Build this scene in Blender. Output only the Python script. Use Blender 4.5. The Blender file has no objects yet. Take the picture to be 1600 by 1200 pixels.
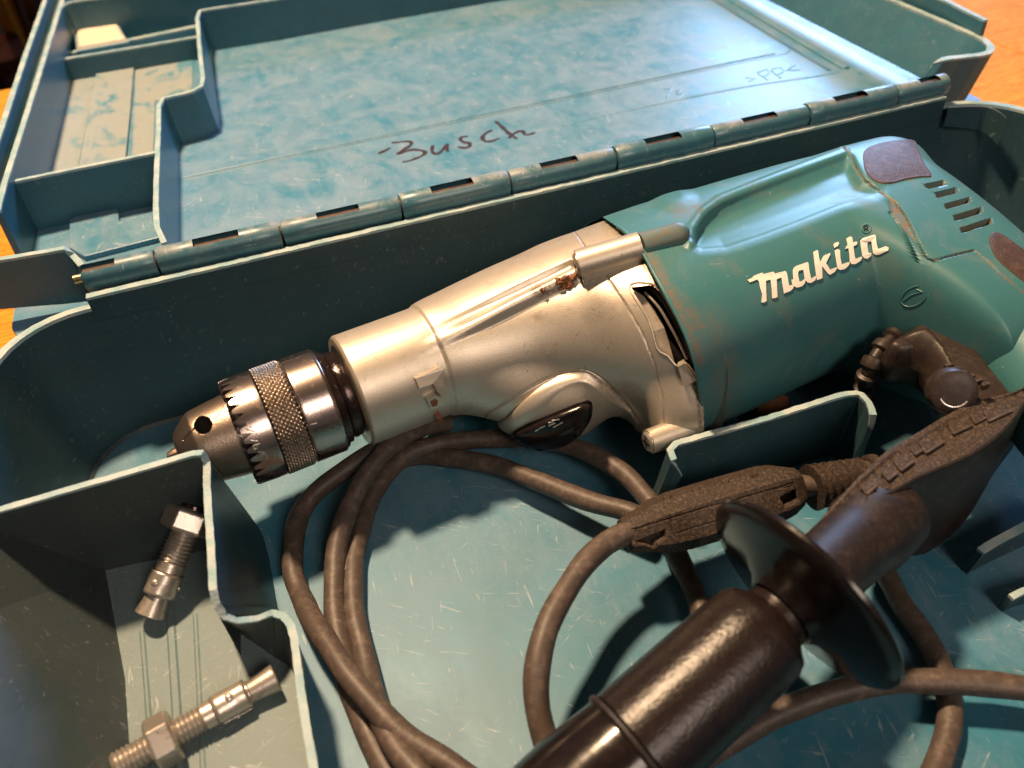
import bpy, math, random
import numpy as np
from mathutils import Vector, Matrix
from mathutils.bvhtree import BVHTree
from mathutils.geometry import tessellate_polygon
random.seed(4); rng = np.random.RandomState(7)
S = bpy.context.scene
C = S.collection
S.unit_settings.system = 'METRIC'; S.unit_settings.scale_length = 0.01      # 1 unit = 1 cm

# ------------------------------------------------------------------ camera
FPX = 1305.0
CAM = np.array([0.0, 0.0, 28.0])
_x = np.array([5600., -1600., FPX]); _x /= np.linalg.norm(_x)
_y = np.array([-630., -1140., FPX]); _y -= _x*(_x@_y); _y /= np.linalg.norm(_y)
RW = np.array([_x, _y, np.cross(_x, _y)])        # rows: world axes seen from the camera (x right, y down, z forward)
cd = bpy.data.cameras.new('camera'); cam = bpy.data.objects.new('camera', cd); C.objects.link(cam)
cd.sensor_width = 36; cd.lens = 36*FPX/1600; cd.clip_start = .5; cd.clip_end = 2000
M = Matrix(((RW[0,0], -RW[0,1], -RW[0,2], CAM[0]), (RW[1,0], -RW[1,1], -RW[1,2], CAM[1]),
            (RW[2,0], -RW[2,1], -RW[2,2], CAM[2]), (0,0,0,1)))
cam.matrix_world = M
cd.dof.use_dof = True; cd.dof.focus_distance = 35; cd.dof.aperture_fstop = .10
S.camera = cam

# ------------------------------------------------------------------ world and lamps
W = bpy.data.worlds.new('World'); S.world = W; W.use_nodes = True
wn = W.node_tree.nodes; wl = W.node_tree.links
bg = wn['Background']; bg.inputs['Strength'].default_value = 1.0
wt = wn.new('ShaderNodeTexCoord'); wz = wn.new('ShaderNodeTexNoise'); wz.inputs['Scale'].default_value = 1.7
wr = wn.new('ShaderNodeValToRGB')
wr.color_ramp.elements[0].position = .38; wr.color_ramp.elements[0].color = (.012,.010,.009,1)
wr.color_ramp.elements[1].position = .66; wr.color_ramp.elements[1].color = (.15,.118,.102,1)
wl.new(wt.outputs['Generated'], wz.inputs['Vector']); wl.new(wz.outputs['Fac'], wr.inputs['Fac']); wl.new(wr.outputs['Color'], bg.inputs['Color'])

def area(name, loc, target, size, power, col, sizey=None):
    l = bpy.data.lights.new(name, 'AREA'); l.energy = power; l.color = col; l.size = size
    if sizey: l.shape = 'RECTANGLE'; l.size_y = sizey
    else: l.shape = 'DISK'
    o = bpy.data.objects.new(name, l); C.objects.link(o); o.location = loc
    o.rotation_euler = (Vector(target)-Vector(loc)).to_track_quat('-Z', 'Y').to_euler()
    return o
area('lamp_key', (-12, 70, 128), (12, 26, 3), 12, 370000, (1.0, .68, .41))
area('lamp_window', (150, 175, 62), (10, 35, 5), 64, 270000, (.36, .58, 1.0), 42)
area('lamp_room', (30, -100, 110), (10, 26, 4), 50, 84000, (1.0, .80, .66))
S.view_settings.view_transform = 'Standard'; S.view_settings.look = 'None'
S.view_settings.exposure = .20; S.view_settings.gamma = 1

# ------------------------------------------------------------------ pixel -> place helpers
def ray(x, y): return RW @ np.array([(x-800)/FPX, (y-600)/FPX, 1.])
def at(x, y, z):
    d = ray(x, y); return CAM + d*((z-CAM[2])/d[2])
def aty(x, y, Y):
    d = ray(x, y); return CAM + d*(Y/d[1])
def topx(P):
    c = (np.asarray(P)-CAM) @ RW
    return np.stack([800+FPX*c[...,0]/c[...,2], 600+FPX*c[...,1]/c[...,2]], -1)
YAW = math.radians(8)
DO = np.array([1.18, 26.46, 5.0]); DU = np.array([math.cos(YAW), math.sin(YAW), 0]); DV = np.array([-math.sin(YAW), math.cos(YAW), 0]); DW = np.array([0,0,1.])
def L2W(u, v, w): return DO + DU*u + DV*v + DW*w
def loc(x, y, w):
    p = at(x, y, DO[2]+w)-DO; return np.array([p@DU, p@DV, w])

# ------------------------------------------------------------------ materials
def nt(name):
    m = bpy.data.materials.new(name); m.use_nodes = True
    n = m.node_tree.nodes; return m, n, m.node_tree.links, n['Principled BSDF']
def setc(p, **k):
    for a, b in k.items(): p.inputs[a.replace('_', ' ')].default_value = b
def rgba(c): return (c[0], c[1], c[2], 1)
class NB:
    def __init__(s, n, l): s.n = n; s.l = l; s.tc = n.new('ShaderNodeTexCoord').outputs['Object']
    def noise(s, scale, detail=4, dist=0, vec=None, rough=.55):
        q = s.n.new('ShaderNodeTexNoise'); q.inputs['Scale'].default_value = scale; q.inputs['Detail'].default_value = detail
        q.inputs['Distortion'].default_value = dist; q.inputs['Roughness'].default_value = rough
        s.l.new(vec or s.tc, q.inputs['Vector']); return q.outputs['Fac']
    def map(s, scale=(1,1,1), rot=(0,0,0), loc=(0,0,0), vec=None):
        q = s.n.new('ShaderNodeMapping'); q.inputs['Scale'].default_value = scale; q.inputs['Rotation'].default_value = rot; q.inputs['Location'].default_value = loc
        s.l.new(vec or s.tc, q.inputs['Vector']); return q.outputs['Vector']
    def ramp(s, f, a, b, lo=0., hi=1.):
        q = s.n.new('ShaderNodeMapRange'); q.interpolation_type = 'SMOOTHSTEP'
        for i, v in ((1,a),(2,b),(3,lo),(4,hi)): q.inputs[i].default_value = v
        s.l.new(f, q.inputs[0]); return q.outputs[0]
    def math(s, op, a, b=None):
        q = s.n.new('ShaderNodeMath'); q.operation = op
        for i, v in ((0,a),(1,b)):
            if v is None: continue
            if isinstance(v, (int,float)): q.inputs[i].default_value = v
            else: s.l.new(v, q.inputs[i])
        q.use_clamp = False; return q.outputs[0]
    def mix(s, f, a, b):
        q = s.n.new('ShaderNodeMix'); q.data_type = 'RGBA'
        if isinstance(f,(int,float)): q.inputs[0].default_value = f
        else: s.l.new(f, q.inputs[0])
        for i, v in ((6,a),(7,b)):
            if isinstance(v, tuple): q.inputs[i].default_value = rgba(v)
            else: s.l.new(v, q.inputs[i])
        return q.outputs[2]
    def bump(s, h, strength=.3, dist=.05, prev=None):
        q = s.n.new('ShaderNodeBump'); q.inputs['Strength'].default_value = strength; q.inputs['Distance'].default_value = dist
        s.l.new(h, q.inputs['Height'])
        if prev: s.l.new(prev, q.inputs['Normal'])
        return q.outputs['Normal']
    def attr(s, name):
        q = s.n.new('ShaderNodeAttribute'); q.attribute_name = name; return q.outputs['Fac']
    def scratch(s, seed, n=5, lo=.665, hi=.74, dens=.53):
        out = None
        for i in range(n):
            a = seed*1.7+i*1.13+.3
            v = s.map((9., .75, 3), (0,0,0), (seed*3.1+i*7, i*5, 0), s.map((1,1,1), (.2,0,a)))
            w = s.noise(1.0, 2, .9, v, .5)
            g = s.noise(.33, 2, 0, s.map((1,1,1),(0,0,0),(i*13+seed,0,0)))
            w = s.math('MULTIPLY', s.ramp(w, lo, hi), s.ramp(g, dens-.06, dens+.05))
            out = w if out is None else s.math('MAXIMUM', out, w)
        return out

def case_plastic(name, dust=.6, clean=.5, base=(.022,.135,.175), dustc=(.40,.40,.37), swirl=0, scr=.6, rough=.42, soft=.08):
    m, n, l, p = nt(name); b = NB(n, l)
    big = b.noise(.16 if not swirl else .22, 5, 1.6 if swirl else .5, None, .62)
    mid = b.noise(.8 if swirl else 1.1, 5, 1.4 if swirl else .8, b.map((1,.5,1),(0,0,.5)), .6)
    fine = b.noise(9, 4)
    f = b.math('ADD', b.math('MULTIPLY', big, .62), b.math('MULTIPLY', mid, .38))
    f = b.ramp(f, clean-soft, clean+soft, .10, 1.0)
    g = n.new('ShaderNodeNewGeometry'); sx = n.new('ShaderNodeSeparateXYZ'); l.new(g.outputs['Normal'], sx.inputs[0])
    upf = b.ramp(sx.outputs['Z'], .55, .97, .14, 1.0)
    f = b.math('MULTIPLY', b.math('MULTIPLY', f, upf), b.ramp(fine, .2, .75, .62*dust, dust))
    col = b.mix(f, b.mix(b.noise(.5,3), tuple(c*.8 for c in base), tuple(c*1.2 for c in base)), dustc)
    s1 = b.math('MULTIPLY', b.scratch(1.0), scr)
    col = b.mix(b.math('MULTIPLY', s1, b.ramp(sx.outputs['Z'], .3, .9, .35, .75)), col, (.40,.44,.45))
    sp = b.ramp(b.noise(5.5, 2), .73, .76)
    col = b.mix(b.math('MULTIPLY', sp, .35*dust), col, (.6,.52,.42))
    l.new(col, p.inputs['Base Color'])
    l.new(b.math('ADD', b.math('MULTIPLY', f, .30), rough), p.inputs['Roughness'])
    h = b.math('ADD', b.math('MULTIPLY', b.noise(14,3), .12), b.math('MULTIPLY', s1, -.5))
    l.new(b.bump(h, .25, .03), p.inputs['Normal'])
    p.inputs['Specular IOR Level'].default_value = .45
    return m
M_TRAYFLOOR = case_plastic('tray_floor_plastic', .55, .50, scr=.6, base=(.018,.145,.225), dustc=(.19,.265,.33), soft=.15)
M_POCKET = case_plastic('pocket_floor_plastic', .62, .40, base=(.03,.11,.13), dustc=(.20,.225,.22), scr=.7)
M_WALL = case_plastic('case_wall_shaded_plastic', .45, .50, base=(.018,.050,.066), dustc=(.14,.11,.095), scr=.5, rough=.40)  # case plastic with the walls' shadow put into a darker, greyer base
M_PWALL = case_plastic('pocket_wall_shaded_plastic', .8, .44, base=(.030,.050,.056), dustc=(.15,.115,.09), scr=.40, rough=.5)  # shade of the pocket walls painted in as a darker grey-brown base
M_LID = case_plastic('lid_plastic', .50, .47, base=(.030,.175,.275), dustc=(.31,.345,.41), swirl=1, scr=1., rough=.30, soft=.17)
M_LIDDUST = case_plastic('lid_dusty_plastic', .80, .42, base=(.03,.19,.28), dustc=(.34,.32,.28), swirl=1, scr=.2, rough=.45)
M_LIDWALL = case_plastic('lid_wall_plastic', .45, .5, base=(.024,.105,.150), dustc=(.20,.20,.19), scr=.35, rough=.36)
M_HINGE = case_plastic('hinge_plastic', .9, .5, base=(.035,.125,.170), dustc=(.26,.28,.29), scr=.9, rough=.30)
def m_edge():
    m, n, l, p = nt('worn_edge_plastic'); b = NB(n, l)
    f = b.ramp(b.noise(.9,5,.5), .35, .68)
    l.new(b.mix(f, (.20,.33,.36), (.36,.43,.43)), p.inputs['Base Color'])
    p.inputs['Roughness'].default_value = .6
    l.new(b.bump(b.noise(9,3), .6, .06), p.inputs['Normal']); return m
M_EDGE = m_edge()
def tool_plastic():
    m, n, l, p = nt('tool_teal_plastic'); b = NB(n, l)
    col = b.mix(b.noise(.4,3), (.034,.132,.150), (.050,.170,.184))
    dirt = b.attr('dirt')
    worn = b.ramp(b.noise(.55,6,.6,None,.7), .50, .68, 0, .35)
    col = b.mix(worn, col, (.12,.15,.13))
    col = b.mix(b.ramp(b.noise(4.5,5,0,None,.7), .66, .72, 0, .5), col, (.22,.15,.09))
    sc = b.math('MULTIPLY', b.scratch(2.0,3,.72,.78), .35)
    col = b.mix(sc, col, (.35,.38,.36))
    sp = b.ramp(b.noise(7,2), .745, .765, 0, .5); col = b.mix(sp, col, (.5,.45,.36))
    dn = b.math('MULTIPLY', dirt, b.ramp(b.noise(3.5,5,.4,None,.7), .30, .62))
    col = b.mix(dn, col, (.17,.10,.055))
    l.new(col, p.inputs['Base Color'])
    l.new(b.math('ADD', .40, b.math('MULTIPLY', b.math('ADD', dn, worn), .3)), p.inputs['Roughness'])
    l.new(b.bump(b.noise(26,2), .30, .02), p.inputs['Normal']); return m
M_TEAL = tool_plastic()
def silver():
    m, n, l, p = nt('silver_painted_casting'); b = NB(n, l)
    col = b.mix(b.noise(22,2,0), (.42,.375,.31), (.64,.575,.48))
    col = b.mix(b.ramp(b.noise(.5,5,.4,None,.7), .55, .68, 0, .35), col, (.30,.26,.24))
    col = b.mix(b.math('MULTIPLY', b.scratch(3.,4,.69,.75,.52), .5), col, (.16,.14,.13))
    col = b.mix(b.ramp(b.noise(6,3), .735, .755, 0, .8), col, (.10,.07,.05))
    dn = b.math('MULTIPLY', b.attr('dirt'), b.ramp(b.noise(4,5,.4,None,.7), .30, .60))
    col = b.mix(dn, col, (.09,.045,.025))
    l.new(col, p.inputs['Base Color'])
    l.new(b.math('SUBTRACT', .62, b.math('MULTIPLY', dn, .5)), p.inputs['Metallic'])
    l.new(b.math('ADD', .36, b.math('MULTIPLY', b.noise(2.5,4), .10)), p.inputs['Roughness'])
    l.new(b.bump(b.noise(20,3), .35, .02), p.inputs['Normal']); return m
M_SILVER = silver()
def steel(name, c1, c2, rough=.2, metal=1., bumps=.15, aniso=True, dirtc=(.10,.055,.03)):
    m, n, l, p = nt(name); b = NB(n, l)
    col = b.mix(b.noise(1.2,4), c1, c2)
    col = b.mix(b.math('MULTIPLY', b.scratch(5.,3,.70,.76,.46), .45), col, (.72,.66,.60))
    dn = b.ramp(b.noise(2.2,6,.5,None,.7), .56, .70, 0, .65)
    col = b.mix(b.math('MAXIMUM', dn, b.attr('dirt')), col, dirtc)
    l.new(col, p.inputs['Base Color']); p.inputs['Metallic'].default_value = metal
    l.new(b.math('ADD', rough, b.math('MULTIPLY', dn, .25)), p.inputs['Roughness'])
    l.new(b.bump(b.noise(16,3), bumps, .02), p.inputs['Normal']); return m
M_CHROME = steel('chuck_steel', (.47,.39,.35), (.34,.28,.26), .24)
M_KNURL = steel('knurled_steel', (.42,.36,.30), (.34,.28,.22), .30, 1., .1)
M_NOSE = steel('worn_nose_steel', (.38,.31,.25), (.28,.22,.18), .33, .95, .5)
M_ZINC = steel('zinc_plated_steel', (.52,.48,.43), (.42,.38,.33), .33, .75, .25)
M_DARKSTEEL = steel('oily_dark_steel', (.05,.035,.03), (.03,.02,.02), .15, .7, .4)
M_BRASS = steel('brass_pin', (.75,.60,.32), (.65,.50,.25), .25, 1, .1)
def rubber(name, c1, c2, dust=(.20,.13,.08), amt=.5, rough=.6, bs=12, bst=.3, spec=.4, dn=2.4):
    m, n, l, p = nt(name); b = NB(n, l)
    col = b.mix(b.noise(.9,5,.3,None,.65), c1, c2)
    col = b.mix(b.ramp(b.noise(dn,7,.3,None,.75), .44, .72, 0, amt), col, dust)
    col = b.mix(b.ramp(b.noise(8,3), .72, .75, 0, amt*.8), col, tuple(min(1,c*1.8) for c in dust))
    l.new(col, p.inputs['Base Color'])
    l.new(b.math('ADD', rough-.08, b.math('MULTIPLY', b.noise(3,4), .18)), p.inputs['Roughness'])
    l.new(b.bump(b.noise(bs,4), bst, .03), p.inputs['Normal'])
    p.inputs['Specular IOR Level'].default_value = spec; return m
M_CORD = rubber('dusty_cord_rubber', (.045,.033,.028), (.080,.060,.050), (.20,.155,.125), .5, .5, 9, .25)
M_GRIP = rubber('black_textured_plastic', (.009,.006,.006), (.015,.010,.009), (.04,.03,.028), .2, .27, 8, .55, .32)
M_GLOSS = rubber('black_gloss_plastic', (.007,.005,.006), (.011,.008,.008), (.08,.06,.05), .12, .17, 4, .05, .32)
M_CLAMP = rubber('dark_brown_plastic', (.010,.007,.0065), (.018,.012,.011), (.09,.06,.045), .3, .46, 10, .2)
M_DUSTY = rubber('dusty_black_plastic', (.011,.008,.007), (.030,.020,.015), (.15,.10,.065), .75, .72, 12, 1.0, dn=9.)
M_PAD = rubber('brown_rubber_pad', (.045,.025,.017), (.065,.037,.025), (.14,.09,.06), .5, .55, 14, .8)
M_SWITCH = rubber('black_switch_plastic', (.015,.010,.009), (.026,.018,.015), (.10,.07,.05), .35, .45, 6, .15)
M_HOLE = rubber('dark_hollow', (.004,.003,.003), (.006,.005,.004), (.01,.008,.006), .2, .8)  # near-black: shade inside holes, gaps and slots put into colour; also the R
M_RUST = rubber('rusty_dirt', (.12,.045,.018), (.20,.08,.03), (.30,.16,.08), .5, .8, 6, 1.)
M_INK = rubber('marker_ink', (.020,.010,.016), (.035,.018,.025), (.05,.03,.04), .2, .5)
def plain(name, c, rough=.5, metal=0, var=.15):
    m, n, l, p = nt(name); b = NB(n, l)
    l.new(b.mix(b.noise(2,4), tuple(x*(1-var) for x in c), tuple(min(1,x*(1+var)) for x in c)), p.inputs['Base Color'])
    p.inputs['Roughness'].default_value = rough; p.inputs['Metallic'].default_value = metal; return m
M_WHITE = plain('cream_letter_paint', (.80,.76,.68), .45, 0, .06)
M_PALE = plain('pale_etched_steel', (.75,.70,.66), .3, .8)
M_YELLOW = plain('yellow_crumb', (.80,.32,.05), .6)
def wood(name, c1, c2, scale=1., rot=0.):
    m, n, l, p = nt(name); b = NB(n, l); p.inputs['Specular IOR Level'].default_value = .02
    v = b.map((.10*scale,1.1*scale,.3), (0,0,rot)); w = b.noise(1.0, 5, 1.1, v, .55)
    q = n.new('ShaderNodeMath'); q.operation = 'FRACT'; l.new(b.math('MULTIPLY', w, 11.), q.inputs[0])
    rings = b.ramp(q.outputs[0], .35, .98)
    fine = b.noise(1.0, 3, .2, b.map((.6,22,1),(0,0,rot)))
    col = b.mix(rings, c1, c2); col = b.mix(b.ramp(fine,.35,.7,0,.35), col, tuple(x*.6 for x in c2))
    l.new(col, p.inputs['Base Color']); p.inputs['Roughness'].default_value = .6
    l.new(b.bump(fine, .12, .03), p.inputs['Normal']); return m
M_WOOD = wood('orange_pine', (.72,.33,.045), (.46,.155,.02))
M_DARKWOOD = wood('dark_stained_wood', (.08,.03,.018), (.04,.016,.01))
M_FLOORD = plain('dark_room_floor', (.035,.022,.018), .6)

# ------------------------------------------------------------------ objects
def empty(name, l, label, cat, group=None):
    o = bpy.data.objects.new(name, None); C.objects.link(o); o.location = l
    o['label'] = label; o['category'] = cat
    if group: o['group'] = group
    o.empty_display_size = 2
    return o
def wloc(o):
    v = Vector((0,0,0))
    while o: v = v + o.location; o = o.parent
    return np.array(v)
def mk(name, V, F, mats, parent=None, mi=None, smooth=False, attrs=None, label=None, sharp=None):
    V = np.asarray(V, float).reshape(-1,3)
    if parent is not None: V = V - wloc(parent)
    me = bpy.data.meshes.new(name)
    F = [tuple(int(i) for i in f) for f in F] if not isinstance(F, np.ndarray) else F
    if isinstance(F, np.ndarray):
        nf = len(F); k = F.shape[1]
        me.vertices.add(len(V)); me.vertices.foreach_set('co', V.ravel())
        me.loops.add(nf*k); me.loops.foreach_set('vertex_index', F.ravel().astype(np.int32))
        me.polygons.add(nf); me.polygons.foreach_set('loop_start', np.arange(0, nf*k, k, dtype=np.int32))
        me.polygons.foreach_set('loop_total', np.full(nf, k, dtype=np.int32))
        me.update(calc_edges=True); me.validate()
    else:
        me.from_pydata([tuple(v) for v in V], [], F); me.update()
    if not isinstance(mats, (list,tuple)): mats = [mats]
    for m in mats: me.materials.append(m)
    if mi is not None: me.polygons.foreach_set('material_index', np.asarray(mi, dtype=np.int32))
    if smooth: me.polygons.foreach_set('use_smooth', np.ones(len(me.polygons), dtype=bool))
    if attrs:
        for k, a in attrs.items():
            at_ = me.attributes.new(k, 'FLOAT', 'POINT'); at_.data.foreach_set('value', np.asarray(a, dtype=np.float32).ravel())
    o = bpy.data.objects.new(name, me); C.objects.link(o)
    if parent is not None: o.parent = parent
    if label: o['label'] = label
    if sharp is not None:
        me.set_sharp_from_angle(angle=math.radians(sharp))
    return o
def tag(o, label=None, cat=None, kind=None, group=None):
    for k, v in (('label',label),('category',cat),('kind',kind),('group',group)):
        if v: o[k] = v
    return o
def bevel(o, w=.05, seg=2, ang=30):
    m = o.modifiers.new('bevel', 'BEVEL'); m.width = w; m.segments = seg; m.limit_method = 'ANGLE'; m.angle_limit = math.radians(ang)
    return o
def box(name, p0, p1, mat, parent=None, bev=.05, kind=None, label=None):
    x0,y0,z0 = p0; x1,y1,z1 = p1
    V = [(x0,y0,z0),(x1,y0,z0),(x1,y1,z0),(x0,y1,z0),(x0,y0,z1),(x1,y0,z1),(x1,y1,z1),(x0,y1,z1)]
    F = [(0,3,2,1),(4,5,6,7),(0,1,5,4),(1,2,6,5),(2,3,7,6),(3,0,4,7)]
    o = mk(name, V, F, mat, parent, label=label)
    if bev: bevel(o, bev)
    if kind: o['kind'] = kind
    return o
def spline(P, step=.15, closed=False):
    P = np.asarray(P, float); n = len(P); out = []
    rngs = range(n if closed else n-1)
    for i in rngs:
        if closed: p0,p1,p2,p3 = P[(i-1)%n],P[i],P[(i+1)%n],P[(i+2)%n]
        else: p0,p1,p2,p3 = P[max(i-1,0)],P[i],P[i+1],P[min(i+2,n-1)]
        k = max(1, int(np.linalg.norm((p2-p1)[:3])/step))
        for j in range(k):
            t = j/k
            out.append(.5*((2*p1)+(-p0+p2)*t+(2*p0-5*p1+4*p2-p3)*t*t+(-p0+3*p1-3*p2+p3)*t**3))
    if not closed: out.append(P[-1])
    return np.array(out)
def tube_geo(path, rad, seg=16, caps=True, flat=1.0, ring=None):
    path = np.asarray(path, float); n = len(path); rad = np.broadcast_to(np.asarray(rad, float), (n,))
    T = np.gradient(path, axis=0); T /= np.linalg.norm(T, axis=1)[:,None]+1e-9
    up = np.array([0,0,1.]); V = []
    N = None
    for i in range(n):
        if N is None:
            a = up - T[i]*(up@T[i])
            if np.linalg.norm(a) < .1: a = np.array([1.,0,0]) - T[i]*T[i][0]
        else: a = N - T[i]*(N@T[i])
        N = a/np.linalg.norm(a); B = np.cross(T[i], N)
        for k in range(seg):
            th = 2*math.pi*k/seg
            V.append(path[i] + rad[i]*(N*math.cos(th)*flat + B*math.sin(th)))
    F = []
    for i in range(n-1):
        for k in range(seg):
            F.append((i*seg+k, i*seg+(k+1)%seg, (i+1)*seg+(k+1)%seg, (i+1)*seg+k))
    if caps: F.append(tuple(range(seg-1,-1,-1))); F.append(tuple((n-1)*seg+k for k in range(seg)))
    return V, F
def tube(name, path, rad, mat, parent=None, seg=16, flat=1., sharp=45, label=None):
    V, F = tube_geo(path, rad, seg, True, flat); return mk(name, V, F, mat, parent, smooth=True, sharp=sharp, label=label)
def join(parts):
    V = []; F = []
    for v, f in parts:
        o = len(V); V += list(v); F += [tuple(i+o for i in q) for q in f]
    return V, F
def lathe_geo(A, D, prof, seg=48, upv=(0,0,1)):
    A = np.asarray(A,float); D = np.asarray(D,float); D = D/np.linalg.norm(D)
    N = np.asarray(upv,float); N = N - D*(N@D); N /= np.linalg.norm(N); B = np.cross(D, N); V = []
    for t, r in prof:
        for k in range(seg):
            th = 2*math.pi*k/seg; V.append(A + D*t + r*(N*math.cos(th)+B*math.sin(th)))
    n = len(prof); F = [(i*seg+k, i*seg+(k+1)%seg, (i+1)*seg+(k+1)%seg, (i+1)*seg+k) for i in range(n-1) for k in range(seg)]
    if prof[0][1] > 1e-4: F.append(tuple(range(seg-1,-1,-1)))
    if prof[-1][1] > 1e-4: F.append(tuple((n-1)*seg+k for k in range(seg)))
    return V, F
def lathe(name, A, D, prof, mat, parent=None, seg=48, upv=(0,0,1), sharp=35, label=None):
    V, F = lathe_geo(A, D, prof, seg, upv); return mk(name, V, F, mat, parent, smooth=True, sharp=sharp, label=label)

# thin wall along a measured top edge: top polyline (world xy + z), base polyline optional, own thickness
def wall(name, top, zb, t=.28, draft=(0,0), parent=None, mat=None, jag=.03, base=None, tb=None, step=.35, label=None, taper_ends=None):
    top = np.asarray(top, float); P = []; Bs = []
    for i in range(len(top)-1):
        k = max(1, int(np.linalg.norm(top[i+1]-top[i])/step))
        for j in range(k): P.append(top[i]+(top[i+1]-top[i])*j/k)
    P.append(top[-1]); P = np.array(P); n = len(P)
    if base is not None:
        base = np.asarray(base, float)
        s = np.r_[0, np.cumsum(np.linalg.norm(np.diff(top,axis=0),axis=1))]; sp = []
        q = 0
        for i in range(len(top)-1):
            k = max(1, int(np.linalg.norm(top[i+1]-top[i])/step))
            for j in range(k): Bs.append(base[i]+(base[i+1]-base[i])*j/k)
        Bs.append(base[-1]); Bs = np.array(Bs)
    else:
        Bs = P.copy(); Bs[:,2] = zb; Bs[:,0] += draft[0]; Bs[:,1] += draft[1]
    T = np.gradient(P, axis=0)[:,:2]; T /= np.linalg.norm(T,axis=1)[:,None]+1e-9
    N = np.stack([-T[:,1], T[:,0], np.zeros(n)], 1)
    tb = tb or t
    V = []; 
    for i in range(n):
        j1 = (rng.rand()-.5)*jag*.7; j2 = (rng.rand()-.5)*jag*.7; j3 = (rng.rand()-.5)*jag*.5
        V += [P[i]+N[i]*(t/2+j1)+[0,0,j3], P[i]-N[i]*(t/2+j2)+[0,0,j3], Bs[i]-N[i]*tb/2, Bs[i]+N[i]*tb/2,
              P[i]+N[i]*(t/2)*.9+[0,0,-.14], P[i]-N[i]*(t/2)*.9+[0,0,-.14]]
    F = []; mi = []
    for i in range(n-1):
        a = i*6; b = a+6
        F += [(a+1,a+0,b+0,b+1),(a+0,a+4,b+4,b+0),(a+5,a+1,b+1,b+5),(a+4,a+3,b+3,b+4),(a+2,a+5,b+5,b+2)]; mi += [1,1,1,0,0]
    F += [(0,1,5,4),(4,5,2,3)]; mi += [1,0]
    a = (n-1)*6; F += [(a+1,a+0,a+4,a+5),(a+5,a+4,a+3,a+2)]; mi += [1,0]
    o = mk(name, V, F, [mat or M_WALL, M_EDGE], parent, mi, label=label)
    return o
def pxs(L, z): return [at(x, y, z) for x, y in L]

# ================================================================== SETTING
ZT = -.7
tbl = box('table_top', (-20.5,-60,ZT-3.2), (150,86,ZT-.25), M_WOOD, None, .2, 'structure')
xs = [-20.5, 1.5, 23.5, 45.5, 62.3, 84, 106, 128, 150]
plank_me = []
for i in range(len(xs)-1):
    box('plank', (xs[i]+.04, -60, ZT-.4), (xs[i+1]-.04, 86, ZT), M_WOOD, tbl, .08)
fl = mk('room_floor', [(-900,-400,-76),(700,-400,-76),(700,1400,-76),(-900,1400,-76)], [(0,1,2,3)], M_FLOORD); fl['kind'] = 'structure'

# blurred wooden chair beyond the table edge
ch = empty('wooden_chair', (-60, 150, -76), 'blurred orange wooden chair with dark seat beyond the table edge at top left', 'chair')
def bar(name, a, b, w, mat, par):
    o = tube(name, [np.array(a), (np.array(a)+np.array(b))/2, np.array(b)], w, mat, par, 4, sharp=20); return o
bar('backrest_post', at(-8,-30,-10), at(34,62,-42), 2.6, M_WOOD, ch)
bar('rail', at(18,-20,-12), at(50,70,-46), 1.1, M_DARKWOOD, ch)
bar('rail', at(40,-20,-20), at(64,40,-50), 2.2, M_DARKWOOD, ch)
bar('seat', at(-30,95,-36), at(40,78,-36), 4.2, M_DARKWOOD, ch)
bar('leg', at(2,110,-40), at(22,160,-70), 2.4, M_DARKWOOD, ch)
bar('leg', at(-30,0,-30), at(-30,170,-74), 2.4, M_WOOD, ch)

# ================================================================== CASE
case = empty('tool_case', (14, 18, -.7), 'open scuffed blue-green plastic tool case, lid folded back, lying on the orange wooden table', 'tool case')
ZF = 0.0; XL = -10.9; XR = 39.8; YB = 33.6; YF = 1.0
def rrect(x0,y0,x1,y1,r,k=8):
    P = []
    for cx,cy,a0 in ((x1-r,y1-r,0),(x0+r,y1-r,90),(x0+r,y0+r,180),(x1-r,y0+r,270)):
        for i in range(k+1):
            a = math.radians(a0+90*i/k); P.append((cx+r*math.cos(a), cy+r*math.sin(a)))
    return P
# tray shell: floor, inner wall, rim, outer wall, underside as stacked rounded loops
def shell(loops, mats, mi_rows, name, parent, cap0=True, cap1=True):
    k = len(loops[0][0]); V = []; F = []; mi = []
    for P, z in loops: V += [(x, y, z) for x, y in P]
    for i in range(len(loops)-1):
        for j in range(k):
            F.append((i*k+j, i*k+(j+1)%k, (i+1)*k+(j+1)%k, (i+1)*k+j)); mi.append(mi_rows[i])
    if cap0: F.append(tuple(range(k-1,-1,-1))); mi.append(mi_rows[-2])
    if cap1: F.append(tuple((len(loops)-1)*k+j for j in range(k))); mi.append(mi_rows[-1])
    return mk(name, V, F, mats, parent, mi, smooth=True, sharp=28)
R = 3.2
loops = [(rrect(XL,YF,XR,YB,R),ZF+.0),(rrect(XL-.12,YF-.12,XR+.1,YB+.12,R),.12),(rrect(XL-1.25,YF-.9,XR+.5,YB+.55,R+.4),6.0),
         (rrect(XL-1.3,YF-1,XR+.55,YB+.6,R+.4),6.75),(rrect(XL-1.32,YF-1.02,XR+.57,YB+.62,R+.4),6.9),(rrect(XL-1.68,YF-1.4,XR+.95,YB+.98,R+.7),6.9),
         (rrect(XL-1.70,YF-1.42,XR+.97,YB+1.0,R+.7),6.7),(rrect(XL-1.3,YF-1.1,XR+.7,YB+.8,R+.6),.2),(rrect(XL-.6,YF-.6,XR+.5,YB+.5,R+.6),ZT)]
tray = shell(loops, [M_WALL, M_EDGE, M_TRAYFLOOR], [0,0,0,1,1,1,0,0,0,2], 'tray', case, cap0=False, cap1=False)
k = len(loops[0][0])
mk('tray_floor', [(x,y,ZF) for x,y in loops[0][0]], [tuple(range(k))], M_TRAYFLOOR, tray)
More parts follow.
